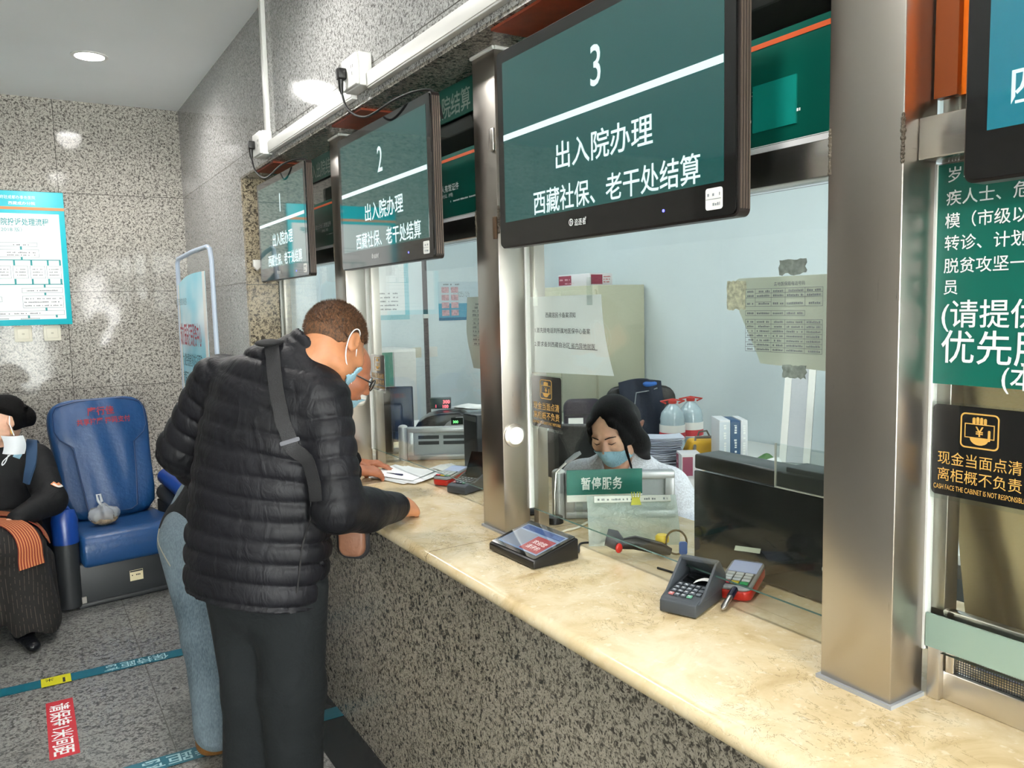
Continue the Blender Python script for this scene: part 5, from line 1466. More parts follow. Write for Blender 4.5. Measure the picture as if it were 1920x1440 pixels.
def hand_into(f, wrist, fwd, palm_n, curl=(.35, .4, .45, .5), thumb_side=1, spread=.12, s=1.0, thumb_in=.5):
    """palm_n points out of the palm ; thumb_side +1 = thumb on the +side where side = palm_n x fwd"""
    w = A_(*wrist); F = unit(fwd); N = unit(A_(*palm_n) - (A_(*palm_n) @ F) * F); S = np.cross(N, F) * thumb_side
    f.put(cone(w - F * .04 * s, w + F * .01 * s, .026 * s, .024 * s, flat=(N, .75)), .015)
    f.put(cone(w + F * .012 * s - S * .008 * s, w + F * .075 * s - S * .014 * s, .024 * s, .026 * s, flat=(N, .55)), .014)
    f.put(cone(w + F * .012 * s + S * .008 * s, w + F * .075 * s + S * .014 * s, .024 * s, .026 * s, flat=(N, .55)), .014)
    Ls = (.078, .088, .082, .064); base = (.03, .010, -.010, -.028)
    for i in range(4):
        p = w + (F * (.082 - .004 * abs(i - 1)) + S * base[i]) * s
        ang = 0.0; d0 = unit(F + S * spread * (1.2 - .8 * i))
        f.put(ellipsoid(p - N * .003 * s, A_(.0105, .0105, .0105) * s), .008)
        r = .0092 - .0007 * (i == 3)
        for j, (fr, cf) in enumerate(((.45, .8), (.3, 1.1), (.25, .8))):
            ang += curl[i] * cf
            d = d0 * math.cos(ang) + N * math.sin(ang)
            q = p + d * Ls[i] * fr * s
            f.put(cone(p, q, r * s, (r - .0008) * s), .005); p = q; r -= .0008
    p = w + (F * .02 + S * .026 + N * .006) * s
    for j, (ln, si, fi, ni) in enumerate(((.042, .75, .6, .25), (.032, .35, .9, .25 + thumb_in * .5), (.027, .1, .95, .25 + thumb_in * .7))):
        q = p + unit(S * si + F * fi + N * ni) * ln * s
        f.put(cone(p, q, (.0135 - .0015 * j) * s, (.012 - .0015 * j) * s), .008); p = q
def chain(f, pts, rad, k=.03, flat=None, puff=0.0, pitch=.06, s0=0.0):
    s = s0
    for (a, b), (ra, rb) in zip(zip(pts, pts[1:]), zip(rad, rad[1:])):
        f.put(cone(a, b, ra, rb, flat, puff, pitch, s), k); s += np.linalg.norm(A_(*b) - A_(*a))
    return s
def shoe_into(f, heel, fwd, s=1.0):
    h = A_(*heel); F = unit((fwd[0], fwd[1], 0)); U = A_(0, 0, 1)
    f.put(cone(h + F * .0 + U * .045, h + F * .05 + U * .055, .04 * s, .042 * s), .03)
    f.put(cone(h + F * .04 + U * .045, h + F * .19 + U * .030, .045 * s, .036 * s, flat=(U, .72)), .03)
    f.put(cone(h + U * .06, h + U * .11, .04 * s, .045 * s), .02)
    def solepl(P): return -(P[..., 2] - .003)
    return solepl
def skin(name, col, sss=.12):
    t = NT(name)
    b = srgb(col); f = t.noise(t.pos(), 30, 4)
    t.set(**{'Base Color': t.ramp(f, [(.3, tuple(c * .86 for c in b[:3])), (.7, tuple(min(1, c * 1.08) for c in b[:3]))]), 'Roughness': .5, 'Subsurface Weight': sss})
    t.p.inputs['Subsurface Radius'].default_value = (.012, .005, .003)
    t.bump(t.noise(t.pos(), 220, 3), .12, .004)
    return t.m
def hair_mat(name, col, sc=(60, 60, 60), rough=.42):
    t = NT(name); f = t.noise(t.mapping(t.pos(), sc), 6, 4, .6)
    b = srgb(col)
    t.set(**{'Base Color': t.ramp(f, [(.35, tuple(c * .45 for c in b[:3])), (.65, tuple(min(1, c * 1.5) for c in b[:3]))]), 'Roughness': rough, 'Specular IOR Level': .12})
    t.bump(f, 1.0, .006)
    return t.m
def cloth_mat(name, col, rough=.8, fine=180, wr=(14, .35), sheen=.0, spec=.3):
    t = NT(name); b = srgb(col)
    f = t.noise(t.pos(), fine, 2); g = t.noise(t.pos(), wr[0], 4, .55, .6)
    t.set(**{'Base Color': t.ramp(f, [(.3, tuple(c * .8 for c in b[:3])), (.7, tuple(min(1, c * 1.2) for c in b[:3]))]), 'Roughness': rough, 'Sheen Weight': sheen, 'Specular IOR Level': spec})
    t.bump(g, wr[1], .02)
    return t.m
M['skin_a'] = skin('skin_warm', 'b37a55'); M['skin_b'] = skin('skin_tan', 'a8694a'); M['skin_c'] = skin('skin_fair', 'dcae94')
M['mask_blue'] = mat('mask_blue', '9cc7dc', .75, bump=(120, .25)); M['mask_white'] = mat('mask_white', 'e4e9ee', .7)
def mask_on(H, parent, f_kw=None, top_z=-.012, name='face_mask', pleats=True):
    lo = H.o - .17; hi = H.o + .17
    f = Field(lo, hi, .003)
    head_into(f, H, off=.006, face=False, ears=(), nose=False)
    f.put(H.cone((0, .088, -.012), (0, .108, -.045), .008, .012), .03, off=.006)
    g = Field(lo, hi, .003); head_into(g, H, off=.0025, face=False, ears=(), nose=False); g.put(H.cone((0, .088, -.012), (0, .108, -.045), .008, .012), .03, off=.0025)
    f.a = np.maximum(f.a, -g.a)
    def reg(P):
        q = H.local(P)
        zt = top_z - .35 * np.abs(q[..., 0])
        d = np.maximum(q[..., 2] - zt, -.112 - q[..., 2] + .25 * np.abs(q[..., 0]))
        d = np.maximum(d, .030 - q[..., 1]); d = np.maximum(d, np.abs(q[..., 0]) - .068)
        return d * H.s
    f.cut(reg)
    return f.mesh(name, M['mask_blue'], parent, 1)
def ear_loop(H, side, mask):
    pts = [(side * .066, .036, -.030), (side * .075, .012, .006), (side * .084, -.002, .030), (side * .087, -.020, .034), (side * .084, -.032, .018), (side * .080, -.032, -.015), (side * .074, -.012, -.055), (side * .064, .030, -.078)]
    P = [Vector(H(*p)) for p in pts]; out = []
    for i in range(len(P) - 1):
        p0, p1, p2, p3 = P[max(0, i - 1)], P[i], P[i + 1], P[min(len(P) - 1, i + 2)]
        for k in range(5):
            u = k / 5; out.append(.5 * ((2 * p1) + (p2 - p0) * u + (2 * p0 - 5 * p1 + 4 * p2 - p3) * u * u + (3 * p1 - p0 - 3 * p2 + p3) * u ** 3))
    MB().tube(out + [P[-1]], .0019, 6).build('ear_loop', M['mask_white'], mask, smooth=True)

# ------------------------------------------------------------------ the standing man in the black quilted jacket
t = thing('person', 'man seen from behind in a black quilted jacket leaning on the counter', 'person', (.57, 2.47, 0))
man = t
H1 = Frame((.822, 2.398, 1.493), (.66, .36, -.60), roll=.06, scale=1.03)
fb_ = Field((.25, 2.05, -.01), (1.25, 3.0, 1.68), .0048)
head_into(fb_, H1)
fb_.put(cone(H1(0, -.035, -.05), (.725, 2.42, 1.41), .056, .066), .03)
chain(fb_, [(.725, 2.42, 1.40), (.62, 2.455, 1.20), (.585, 2.475, .98), (.57, 2.47, .86)], [.10, .13, .12, .09], .04)
chain(fb_, [(.742, 2.317, 1.341), (.745, 2.22, 1.02), (.985, 2.382, .957)], [.05, .045, .028])
chain(fb_, [(.525, 2.655, 1.385), (.43, 2.765, 1.15), (.57, 2.81, .95)], [.05, .045, .03])
chain(fb_, [(.64, 2.40, .78), (.635, 2.412, .40), (.64, 2.43, .09)], [.09, .06, .045]); chain(fb_, [(.545, 2.55, .78), (.555, 2.52, .38), (.52, 2.56, .09)], [.09, .06, .045])
hand_into(fb_, (1.012, 2.402, .944), (.82, .50, -.12), (-.25, .55, -.75), curl=(.75, .8, .85, .9), thumb_side=-1, s=.98, thumb_in=.9)
hand_into(fb_, (.585, 2.80, .93), (.5, -.5, -.7), (.5, -.6, .3), curl=(.5, .5, .5, .5), thumb_side=1, s=.95)
fb_.mesh('body', M['skin_a'], man)
# trousers and shoes
f = Field((.33, 2.24, .0), (.87, 2.78, .95), .008)
f.put(cone((.585, 2.475, .74), (.585, 2.475, .86), .165, .165, flat=((.66 * .0 + .75, .66, 0), .74)), .05)
chain(f, [(.650, 2.395, .76), (.642, 2.41, .42), (.645, 2.43, .09)], [.112, .096, .082], .035)
chain(f, [(.540, 2.56, .76), (.553, 2.53, .40), (.527, 2.56, .09)], [.112, .094, .08], .03)
f.put(cone((.62, 2.36, .48), (.68, 2.40, .44), .03, .03), .06); f.put(cone((.51, 2.49, .12), (.57, 2.54, .10), .03, .03), .05)
f.mesh('trousers', cloth_mat('charcoal_trousers', '15191b', .9, wr=(9, .45)), man, 1)
for hp in ((.625, 2.41, 0), (.505, 2.54, 0)):
    f = Field((hp[0] - .12, hp[1] - .12, -.005), (hp[0] + .32, hp[1] + .28, .2), .006); sp = shoe_into(f, hp, (.8, .45)); f.cut(sp); f.mesh('shoe', cloth_mat('black_shoe', '15161a', .5), man)
# quilted jacket
f = Field((.22, 2.02, .66), (1.08, 2.98, 1.60), .0052)
W1 = (.66, -.75, 0); FW = (.75, .66, 0)
pit = .064
sp_ = [(.553, 2.472, .745), (.578, 2.474, .90), (.596, 2.468, 1.06), (.620, 2.458, 1.20), (.652, 2.45, 1.315), (.700, 2.432, 1.405)]
chain(f, sp_, [.225, .222, .216, .212, .188, .10], .035, flat=(FW, .66), puff=.016, pitch=pit)
f.put(cone((.735, 2.335, 1.335), (.545, 2.63, 1.375), .088, .085), .05)
chain(f, [(.748, 2.322, 1.325), (.752, 2.235, 1.03)], [.086, .074], .02, puff=.009, pitch=.058)
chain(f, [(.752, 2.232, 1.025), (.87, 2.305, .985), (1.0, 2.392, .957)], [.074, .066, .047], .022, puff=.0025, pitch=.085, s0=.02)
chain(f, [(.525, 2.650, 1.375), (.425, 2.765, 1.16)], [.088, .076], .02, puff=.009, pitch=.058)
chain(f, [(.425, 2.765, 1.155), (.56, 2.80, .95)], [.075, .055], .03, puff=.006, pitch=.052)
# side seam groove down the right of the back, belt-like hem, collar
f.put(cone((.735, 2.325, 1.16), (.71, 2.30, .74), .006, .006), .012, 's')
ca, cb = A_(.688, 2.432, 1.40), A_(.752, 2.412, 1.472)
f.put(cone(ca, cb, .098, .082, puff=.007, pitch=.036, s0=.01), .02)
cd_ = unit(cb - ca)
f.put(cone(cb - cd_ * .02, cb + cd_ * .2, .070, .074), .006, 's')
def above(P): return 0 * P[..., 0] - 1
def hemcut(P): return -(P[..., 2] - .745 + .12 * (P[..., 0] - .5) - .05 * (P[..., 1] - 2.47))
f.cut(hemcut)
nt = NT('quilted_nylon')
P_ = nt.pos()
w1 = nt.noise(nt.mapping(P_, (1, 1, .45)), 26, 3, .5, 1.0); w2 = nt.noise(P_, 11, 3)
nt.set(**{'Base Color': nt.ramp(nt.noise(P_, 3, 2), [(.3, '0d0e11'), (.7, '17171c')]), 'Roughness': .52, 'Specular IOR Level': .24, 'Sheen Weight': .0})
nt.bump(nt.math('ADD', w1, w2), .38, .014)
jk = f.mesh('jacket', nt.m, man, 1)
# crossbody strap over the left shoulder down to the right hip, its buckle and the bag in front
sm = mat('webbing_black', '141417', .7, bump=(400, .2))
from mathutils.bvhtree import BVHTree
def bvh_of(o):
    me = o.data; M_ = ROOT.get(top(o).name, Matrix())
    return BVHTree.FromPolygons([M_ @ v.co for v in me.vertices], [tuple(p.vertices) for p in me.polygons])
def spline(pts, n=6):
    P = [Vector(p) for p in pts]; out = []
    for i in range(len(P) - 1):
        p0, p1, p2, p3 = P[max(0, i - 1)], P[i], P[i + 1], P[min(len(P) - 1, i + 2)]
        for k in range(n):
            u = k / n; out.append(.5 * ((2 * p1) + (p2 - p0) * u + (2 * p0 - 5 * p1 + 4 * p2 - p3) * u * u + (3 * p1 - p0 - 3 * p2 + p3) * u ** 3))
    return out + [P[-1]]
def ribbon_on(o, pts, width, off=.004, thick=.003, n=6):
    """a strap laid over the surface of o along the guide points"""
    tr = bvh_of(o); L = []
    for p in spline(pts, n):
        q, nn, _, _ = tr.find_nearest(p); L.append((q, nn))
    for _ in range(3):
        L = [(L[i][0], (L[max(0, i - 1)][1] + L[i][1] + L[min(len(L) - 1, i + 1)][1]).normalized()) for i in range(len(L))]
        L = [(L[i][0] if i in (0, len(L) - 1) else (L[i - 1][0] + L[i][0] * 2 + L[i + 1][0]) / 4, L[i][1]) for i in range(len(L))]
    mb = MB(); vs = []; fs = []
    for i, (q, nn) in enumerate(L):
        tg = (L[min(i + 1, len(L) - 1)][0] - L[max(i - 1, 0)][0]).normalized(); s_ = tg.cross(nn).normalized()
        for a, h in ((-1, 0), (1, 0), (1, 1), (-1, 1)):
            vs.append(q + s_ * a * width / 2 + nn * (off + (0 if h == 0 else thick)))
    for i in range(len(L) - 1):
        for j in range(4): fs.append((i * 4 + j, i * 4 + (j + 1) % 4, i * 4 + 4 + (j + 1) % 4, i * 4 + 4 + j))
    fs.append((3, 2, 1, 0)); k = (len(L) - 1) * 4; fs.append((k, k + 1, k + 2, k + 3))
    return mb.add(vs, fs), L
rb, L = ribbon_on(jk, [(.643, 2.407, 1.473), (.622, 2.353, 1.454), (.600, 2.289, 1.380), (.602, 2.255, 1.307), (.618, 2.223, 1.234), (.638, 2.204, 1.168), (.660, 2.194, 1.108), (.70, 2.21, 1.06)], .042, .007, .004)
sr, _ = ribbon_on(jk, [(.682, 2.239, 1.161), (.668, 2.232, 1.025), (.646, 2.23, .889), (.632, 2.227, .79)], .0045, -.001, .003)
sr.build('side_seam', mat('seam_thread', '08080a', .7), man, smooth=True)
bagt = thing('crossbody_bag', 'brown leather bag on a black strap across the quilted jacket', 'bag', (.86, 2.36, .85))
rb.build('strap', sm, bagt, smooth=True)
q, nn = L[int(len(L) * .58)]; tg = (L[int(len(L) * .58) + 1][0] - q).normalized()
MB().rrect(.056, .012, .004, .008, .013, M=frame_n(q, tg.cross(nn), tg)).build('buckle', mat('buckle_dark', '3a3a3e', .35, metal=.7), bagt)
MB().ell(L[0][0] + Vector((-.01, .0, .012)), (.042, .026, .012), M=None).build('shoulder_pad', sm, bagt, smooth=True)
Fb = frame_n((.822, 2.318, .897), (.75, -.66, 0), (0, 0, 1))
MB().rrect(.085, .105, .03, -.03, .015, M=Fb).build('pouch', mat('bag_leather', '76503c', .45, bump=(30, .3)), bagt, bevel=.012, seg=3)
MB().tube([Fb @ Vector((x, y, -.01)) for x, y in rrect_pts(.09, .11, .03, n=4)] + [Fb @ Vector(rrect_pts(.09, .11, .03, n=4)[0] + (-.01,))], .008, 8).build('black_edge', sm, bagt, smooth=True)

# hair : short crop hugging the skull
def cap_hair(H, parent, material, off=.007, line=None, name='hair', h=.0035, noise=.0015):
    lo, hi = H.o - .16, H.o + .16
    f = Field(lo, hi, h)
    f.put(H.ell((0, -.012, .028), (.0765, .098, .092)), .02, off=off)
    f.put(H.ell((0, .028, -.03), (.062, .066, .082)), .03, off=off * .4)
    f.cut(lambda P: line(H.local(P)) * H.s)
    o = f.mesh(name, material, parent, 1)
    return o
def crop_line(q):
    x, y, z = q[..., 0], q[..., 1], q[..., 2]
    z = z + .014 + .005 * np.sin(90 * x + 70 * y) * np.sin(130 * y + 40 * x) + .004 * np.sin(400 * x + 300 * y) * np.sin(350 * y - 200 * z)
    front = .045 + .0 * x                       # hairline above the brow
    low = np.where(y > .0, .028 + (y - .0) * .45, .03 + y * 1.05)   # rises toward the face, drops to the nape
    low = np.maximum(low, -.062)
    return np.maximum(low - z, -1) * .8
hm = NT('cropped_hair')
hp_ = hm.pos()
hf = hm.noise(hm.mapping(hp_, (1, 1, .6)), 150, 4, .75); hg = hm.noise(hp_, 14, 3)
hm.set(**{'Base Color': hm.mix(hm.ramp(hf, [(.35, (1, 1, 1)), (.6, (0, 0, 0))]), '6a4526', '1d130c'), 'Roughness': .6}); hm.bump(hf, .9, .004)
hair1 = cap_hair(H1, man, hm.m, .006, crop_line)
# stubble strands standing off the crop
def strands(o, parent, n, length, material, name, seed=3, up=(0, 0, .3), H=None):
    rg = np.random.default_rng(seed); me = o.data; M_ = ROOT[top(o).name]
    pol = [p for p in me.polygons]
    ids = rg.integers(0, len(pol), n); mb = MB(); vs = []; fs = []
    for i in ids:
        p = pol[int(i)]; c = M_ @ p.center; nn = p.normal
        if H is not None and (nn @ Vector(H.R[:, 2])) < -.3: continue
        d = (Vector(nn) + Vector(up) * .6 + Vector(rg.normal(size=3) * .25)).normalized()
        s_ = d.orthogonal().normalized() * .0008; b = len(vs)
        l = length * rg.uniform(.6, 1.2)
        vs += [c - s_, c + s_, c + d * l]; fs.append((b, b + 1, b + 2))
    return mb.add(vs, fs).build(name, material, parent)
so = strands(hair1, man, 14000, .009, hm.m, 'hair_tips', H=H1)
so['kind'] = 'stuff'
mk = mask_on(H1, man); ear_loop(H1, 1, mk); ear_loop(H1, -1, mk)

# ------------------------------------------------------------------ the second man, bent low over the counter
t = thing('person', 'bald man in glasses and light jeans bent over papers behind the jacketed man', 'person', (.53, 3.1, 0))
man2 = t
H2 = Frame((1.010, 2.858, 1.368), (.86, -.16, -.48), roll=-.05, scale=1.0)
f = Field((.28, 2.68, -.01), (1.36, 3.5, 1.56), .0052)
head_into(f, H2)
f.put(cone(H2(0, -.04, -.055), (.93, 2.96, 1.21), .056, .066), .03)
chain(f, [(.93, 2.96, 1.21), (.80, 3.05, 1.08), (.66, 3.15, .92), (.55, 3.2, .80)], [.10, .13, .12, .12], .04)
chain(f, [(.95, 2.90, 1.15), (.93, 2.93, .985), (1.09, 3.04, .945)], [.05, .042, .028])
chain(f, [(.90, 3.17, 1.12), (1.0, 3.28, .985), (1.17, 3.24, .945)], [.05, .042, .028])
chain(f, [(.49, 3.12, .78), (.51, 3.04, .40), (.512, 2.97, .10)], [.085, .06, .045]); chain(f, [(.61, 3.24, .78), (.60, 3.2, .40), (.59, 3.2, .10)], [.085, .06, .045])
hand_into(f, (1.12, 3.045, .955), (.93, .12, -.22), (-.05, .25, -.95), curl=(.45, .55, .6, .65), thumb_side=-1, s=1.0, thumb_in=.9)
hand_into(f, (1.19, 3.235, .945), (.9, -.3, -.1), (0, -.1, -1), curl=(.3, .3, .3, .3), thumb_side=1, s=1.0)
f.mesh('body', M['skin_b'], man2)
f = Field((.30, 2.80, .0), (.78, 3.42, .98), .008)
f.put(cone((.53, 3.185, .77), (.575, 3.20, .84), .15, .15, flat=((.8, .5, .1), .8)), .05)
chain(f, [(.485, 3.12, .76), (.512, 3.02, .42), (.512, 2.955, .115)], [.115, .090, .080], .035)
chain(f, [(.605, 3.235, .76), (.60, 3.20, .42), (.585, 3.19, .115)], [.112, .088, .078], .03)
for s_, c_ in (((.512, 2.955, .13), .084), ((.585, 3.19, .13), .082)): f.put(cone((s_[0], s_[1], .10), (s_[0], s_[1], .15), c_, c_), .006)
dn = NT('washed_denim'); dp = dn.pos()
dn.set(**{'Base Color': dn.mix(.5, dn.ramp(dn.noise(dp, 5, 3), [(.35, '36454f'), (.65, '6c7a83')]), dn.ramp(dn.noise(dn.mapping(dp, (1, 1, .3)), 260, 2), [(.3, '36454f'), (.7, '6c7a83')])), 'Roughness': .85}); dn.bump(dn.noise(dp, 12, 4, .55, .6), .45, .02)
jn = f.mesh('jeans', dn.m, man2, 1)
rb2, _ = ribbon_on(jn, [(.375, 3.02, .70), (.36, 3.08, .76), (.37, 3.15, .82)], .004, .001, .002)
rb2.build('pocket_stitching', mat('stitch_pale', '8d8a7c', .8), jn)
rb2, _ = ribbon_on(jn, [(.545, 2.96, .62), (.545, 2.95, .40), (.54, 2.92, .18)], .004, .001, .002)
rb2.build('side_stitching', mat('stitch_pale2', '8d99a0', .8), jn)
tan = cloth_mat('tan_boot', '6e4a22', .55)
for hp in ((.48, 2.965, 0), (.545, 3.205, 0)):
    f = Field((hp[0] - .12, hp[1] - .15, -.005), (hp[0] + .32, hp[1] + .2, .2), .006); sp = shoe_into(f, hp, (.93, -.25), 1.05); f.cut(sp); sh = f.mesh('shoe', tan, man2)
f = Field((.28, 2.70, .68), (1.20, 3.5, 1.34), .0075)
chain(f, [(.545, 3.195, .80), (.65, 3.15, .93), (.80, 3.06, 1.08), (.915, 2.985, 1.17)], [.185, .19, .20, .13], .04, flat=((-.7, 0, .72), .72))
chain(f, [(.94, 2.89, 1.14), (.925, 2.93, .995), (1.085, 3.04, .952)], [.08, .068, .045], .03)
chain(f, [(.90, 3.18, 1.11), (1.0, 3.285, 1.0), (1.165, 3.24, .955)], [.08, .068, .045], .03)
f.put(cone((.90, 2.985, 1.19), (.955, 2.94, 1.235), .085, .078), .02); f.put(cone((.945, 2.95, 1.225), (1.0, 2.9, 1.28), .066, .07), .006, 's')
f.mesh('jacket', cloth_mat('matt_black_jacket', '0d0e10', .9, wr=(10, .4)), man2, 1)
def bald_line(q):
    y, z = q[..., 1], q[..., 2]
    return np.maximum(np.maximum(np.where(y > 0, .03 + y * 2, .03 + y * 1.05), -.062) - z, np.maximum(y + .01, z - .075 + .0 * y))
cap_hair(H2, man2, hm.m, .004, bald_line, 'hair')
gl = MB()
gl.tube([H2(.078, -.010, .012), H2(.080, .04, .012), H2(.070, .098, .010)], .0028, 8); gl.tube([H2(-.078, -.010, .012), H2(-.080, .04, .012), H2(-.070, .098, .010)], .0028, 8)
for s_ in (1, -1):
    gl.tube([H2(s_ * .037 + .031 * math.cos(a), .112 - .01 * abs(s_ * .037 + .031 * math.cos(a)) * 6, .002 + .022 * math.sin(a)) for a in [2 * PI * k / 20 for k in range(21)]], .0024, 6)
gl.tube([H2(-.008, .114, .006), H2(.008, .114, .006)], .0024, 6)
go = thing('eyeglasses', 'dark framed glasses on the face of the bent bald man', 'glasses', tuple(H2(0, .1, 0)))
gl.build('frame', M['black_gloss'], go, smooth=True)
lm_ = MB()
for s_ in (1, -1): lm_.add([H2(s_ * .037 + .030 * math.cos(a), .112 - .01 * abs(s_ * .037 + .03 * math.cos(a)) * 6, .002 + .021 * math.sin(a)) for a in [2 * PI * k / 20 for k in range(20)]], [tuple(range(20))])
lm_.build('lenses', M['clear'], go)
mk = mask_on(H2, man2, top_z=-.058); ear_loop(H2, 1, mk); ear_loop(H2, -1, mk)

# ------------------------------------------------------------------ the woman in the left massage chair
t = thing('person', 'seated woman in a black coat and dark skirt with a mask hanging from one ear', 'person', (-.17, 5.0, 0))
wo = t
H3 = Frame((-.115, 4.965, 1.062), (-.90, -.36, -.10), roll=.04, scale=1.0)
f = Field((-.62, 4.3, -.01), (.25, 5.35, 1.22), .0065)
head_into(f, H3)
f.put(cone(H3(-.0, -.03, -.06), (-.15, 5.03, .86), .05, .062), .03)
chain(f, [(-.16, 5.06, .84), (-.18, 5.12, .65), (-.18, 5.12, .48)], [.10, .13, .14], .04)
chain(f, [(.03, 5.02, .82), (.075, 4.83, .62), (-.09, 4.66, .585)], [.05, .042, .028]); chain(f, [(-.36, 5.08, .82), (-.42, 4.9, .62), (-.24, 4.68, .585)], [.05, .042, .028])
hand_into(f, (-.10, 4.655, .585), (-.95, -.25, -.05), (.1, -.2, -.97), curl=(.4, .45, .5, .55), thumb_side=-1, s=.9)
hand_into(f, (-.235, 4.675, .575), (.6, -.7, -.2), (0, .2, -1), curl=(.4, .45, .5, .55), thumb_side=1, s=.9)
for s_ in (-.10, .07): chain(f, [(-.17 + s_, 5.05, .47), (-.17 + s_ * 1.3, 4.62, .48), (-.17 + s_ * 1.2, 4.58, .1)], [.08, .06, .045])
f.mesh('body', M['skin_c'], wo)
f = Field((-.64, 4.45, .38), (.25, 5.4, 1.0), .0075)
chain(f, [(-.17, 5.10, .50), (-.17, 5.10, .66), (-.165, 5.07, .80), (-.155, 5.05, .87)], [.20, .195, .18, .10], .05, flat=((0, 1, 0), .72))
f.put(cone((.0, 5.03, .83), (-.33, 5.08, .83), .085, .085), .05)
chain(f, [(.025, 5.02, .82), (.075, 4.83, .63), (-.075, 4.67, .59)], [.085, .075, .05], .03, puff=.003, pitch=.1)
chain(f, [(-.36, 5.08, .82), (-.42, 4.9, .63), (-.255, 4.69, .59)], [.085, .075, .05], .03)
f.put(cone((-.15, 5.04, .88), (-.145, 5.015, .925), .092, .08), .02); f.put(cone((-.145, 5.02, .90), (-.14, 4.98, 1.0), .06, .07), .01, 's')
f.mesh('coat', cloth_mat('black_coat', '0b0c0f', .7, wr=(8, .5)), wo, 1)
f = Field((-.66, 4.25, .01), (.22, 5.3, .66), .009)
chain(f, [(-.17, 5.05, .48), (-.17, 4.62, .49)], [.20, .19], .04, flat=((0, 0, 1), .55))
f.put(cone((-.10, 4.60, .42), (-.035, 4.52, .11), .13, .115), .06); f.put(cone((-.27, 4.60, .42), (-.30, 4.52, .11), .13, .115), .06)
f.put(cone((.0, 4.70, .36), (.02, 4.66, .08), .07, .06), .05)
f.cut(lambda P: .035 - P[..., 2] + .05 * np.exp(-((P[..., 0] + .05) / .06) ** 2))
sk = NT('pinstripe_skirt'); spp = sk.pos(); sep = sk.node('ShaderNodeSeparateXYZ', inp={0: spp})
stx = sk.math('MULTIPLY_ADD', sep.outputs[0], 55.0, sk.math('MULTIPLY', sk.noise(spp, 2.5, 1), 3.0))
ln = sk.math('MULTIPLY', sk.math('LESS_THAN', sk.math('FRACT', stx), .14), sk.math('GREATER_THAN', sk.noise(spp, 40, 2), .48))
sk.set(**{'Base Color': sk.mix(ln, '100d0b', '3d352e'), 'Roughness': .9}); sk.bump(sk.noise(spp, 9, 3), .5, .02)
f.mesh('skirt', sk.m, wo, 1)
ap = NT('striped_apron'); app = ap.node('ShaderNodeTexCoord').outputs['UV']
sx = ap.math('FRACT', ap.math('MULTIPLY', ap.node('ShaderNodeSeparateXYZ', inp={0: app}).outputs[1], 9.0))
ap.set(**{'Base Color': ap.ramp(sx, [(.0, '7a2a1c'), (.2, 'a8582f'), (.45, 'c88a52'), (.55, 'c9a57c'), (.62, 'a8582f'), (.85, '6b2016')], 'CONSTANT'), 'Roughness': .85})
skirt = [c for c in wo.children if c.name.startswith('skirt')][0]
def apron(name, guide, width):
    mb, L = ribbon_on(skirt, guide, width, .006, .004, 5)
    o = mb.build(name, ap.m, wo, smooth=True)
    uvl = o.data.uv_layers.new(name='UVMap')
    for l in o.data.loops: uvl.data[l.index].uv = ((l.vertex_index // 4) / len(L), (0, 1, 1, 0)[l.vertex_index % 4])
apron('apron', [(-.40, 4.80, .62), (-.25, 4.68, .62), (-.12, 4.60, .585), (-.05, 4.50, .52), (-.02, 4.44, .44), (-.01, 4.42, .40)], .12)
apron('apron_end', [(-.20, 4.85, .66), (-.06, 4.75, .62), (.02, 4.66, .56), (.05, 4.58, .49)], .09)
shoe_m = cloth_mat('black_leather_shoe', '101216', .3)
for hp in ((-.10, 4.56, 0), (-.27, 4.56, 0)):
    f = Field((hp[0] - .12, hp[1] - .32, -.005), (hp[0] + .18, hp[1] + .12, .18), .006); sp = shoe_into(f, hp, (.25, -.95), .9); f.cut(sp); f.mesh('shoe', shoe_m, wo)
f = Field(H3.o - .2, H3.o + .2, .0045)
f.put(H3.ell((0, -.018, .034), (.084, .104, .098)), .02); f.put(H3.ell((0, -.03, .0), (.086, .09, .08)), .02); f.put(H3.ell((0, -.115, -.012), (.055, .05, .062)), .02)
for k in range(7): f.put(H3.cone((.085 * math.cos(.5 + k * .35), .08 - .03 * k, .06 + .02 * math.sin(k)), (.05, -.11, .0), .010, .012), .006)
def wl(q):
    x, y, z = q[..., 0], q[..., 1], q[..., 2]
    return np.maximum(np.where(y > -.02, .022 + (y + .02) * .55, -.06 + 0 * y) - z, -1) * .8
f.cut(lambda P: wl(H3.local(P)))
f.mesh('hair', hair_mat('black_hair', '070606', (20, 20, 60), .5), wo, 1)
MB().lathe([(.001, -.03), (.006, -.022), (.0075, -.008), (.003, 0)], 12, Matrix.Translation(H3(-.086, -.006, -.040))).build('earring', M['gold'], wo, smooth=True)
mk = thing('face_mask', 'blue and white face mask dangling from the ear of the seated woman', 'mask', tuple(H3(-.1, .0, -.1)))
E0 = Vector(H3(-.094, -.004, .0))
MB().grid(lambda u, v: E0 + Vector((-.045 + .095 * u + .01 * math.sin(PI * v), -.035 - .03 * math.sin(PI * u) + .01 * v, -.055 - .115 * v - .05 * u * (1 - v) * .35 + .02 * (1 - u) * (v - .5))), 12, 14, .002).build('white_side', M['mask_white'], mk, smooth=True)
MB().grid(lambda u, v: E0 + Vector((.028 + .028 * u - .03 * v * v + .0 * v, -.055 + .03 * u, -.085 - .09 * v - .02 * u)), 6, 10, .002).build('blue_side', M['mask_blue'], mk, smooth=True)
MB().tube([E0 + Vector((-.002, -.004, .03)), E0 + Vector((-.004, -.02, -.01)), E0 + Vector((.012, -.035, -.07))], .0025, 6).build('ear_loop', M['mask_white'], mk, smooth=True)
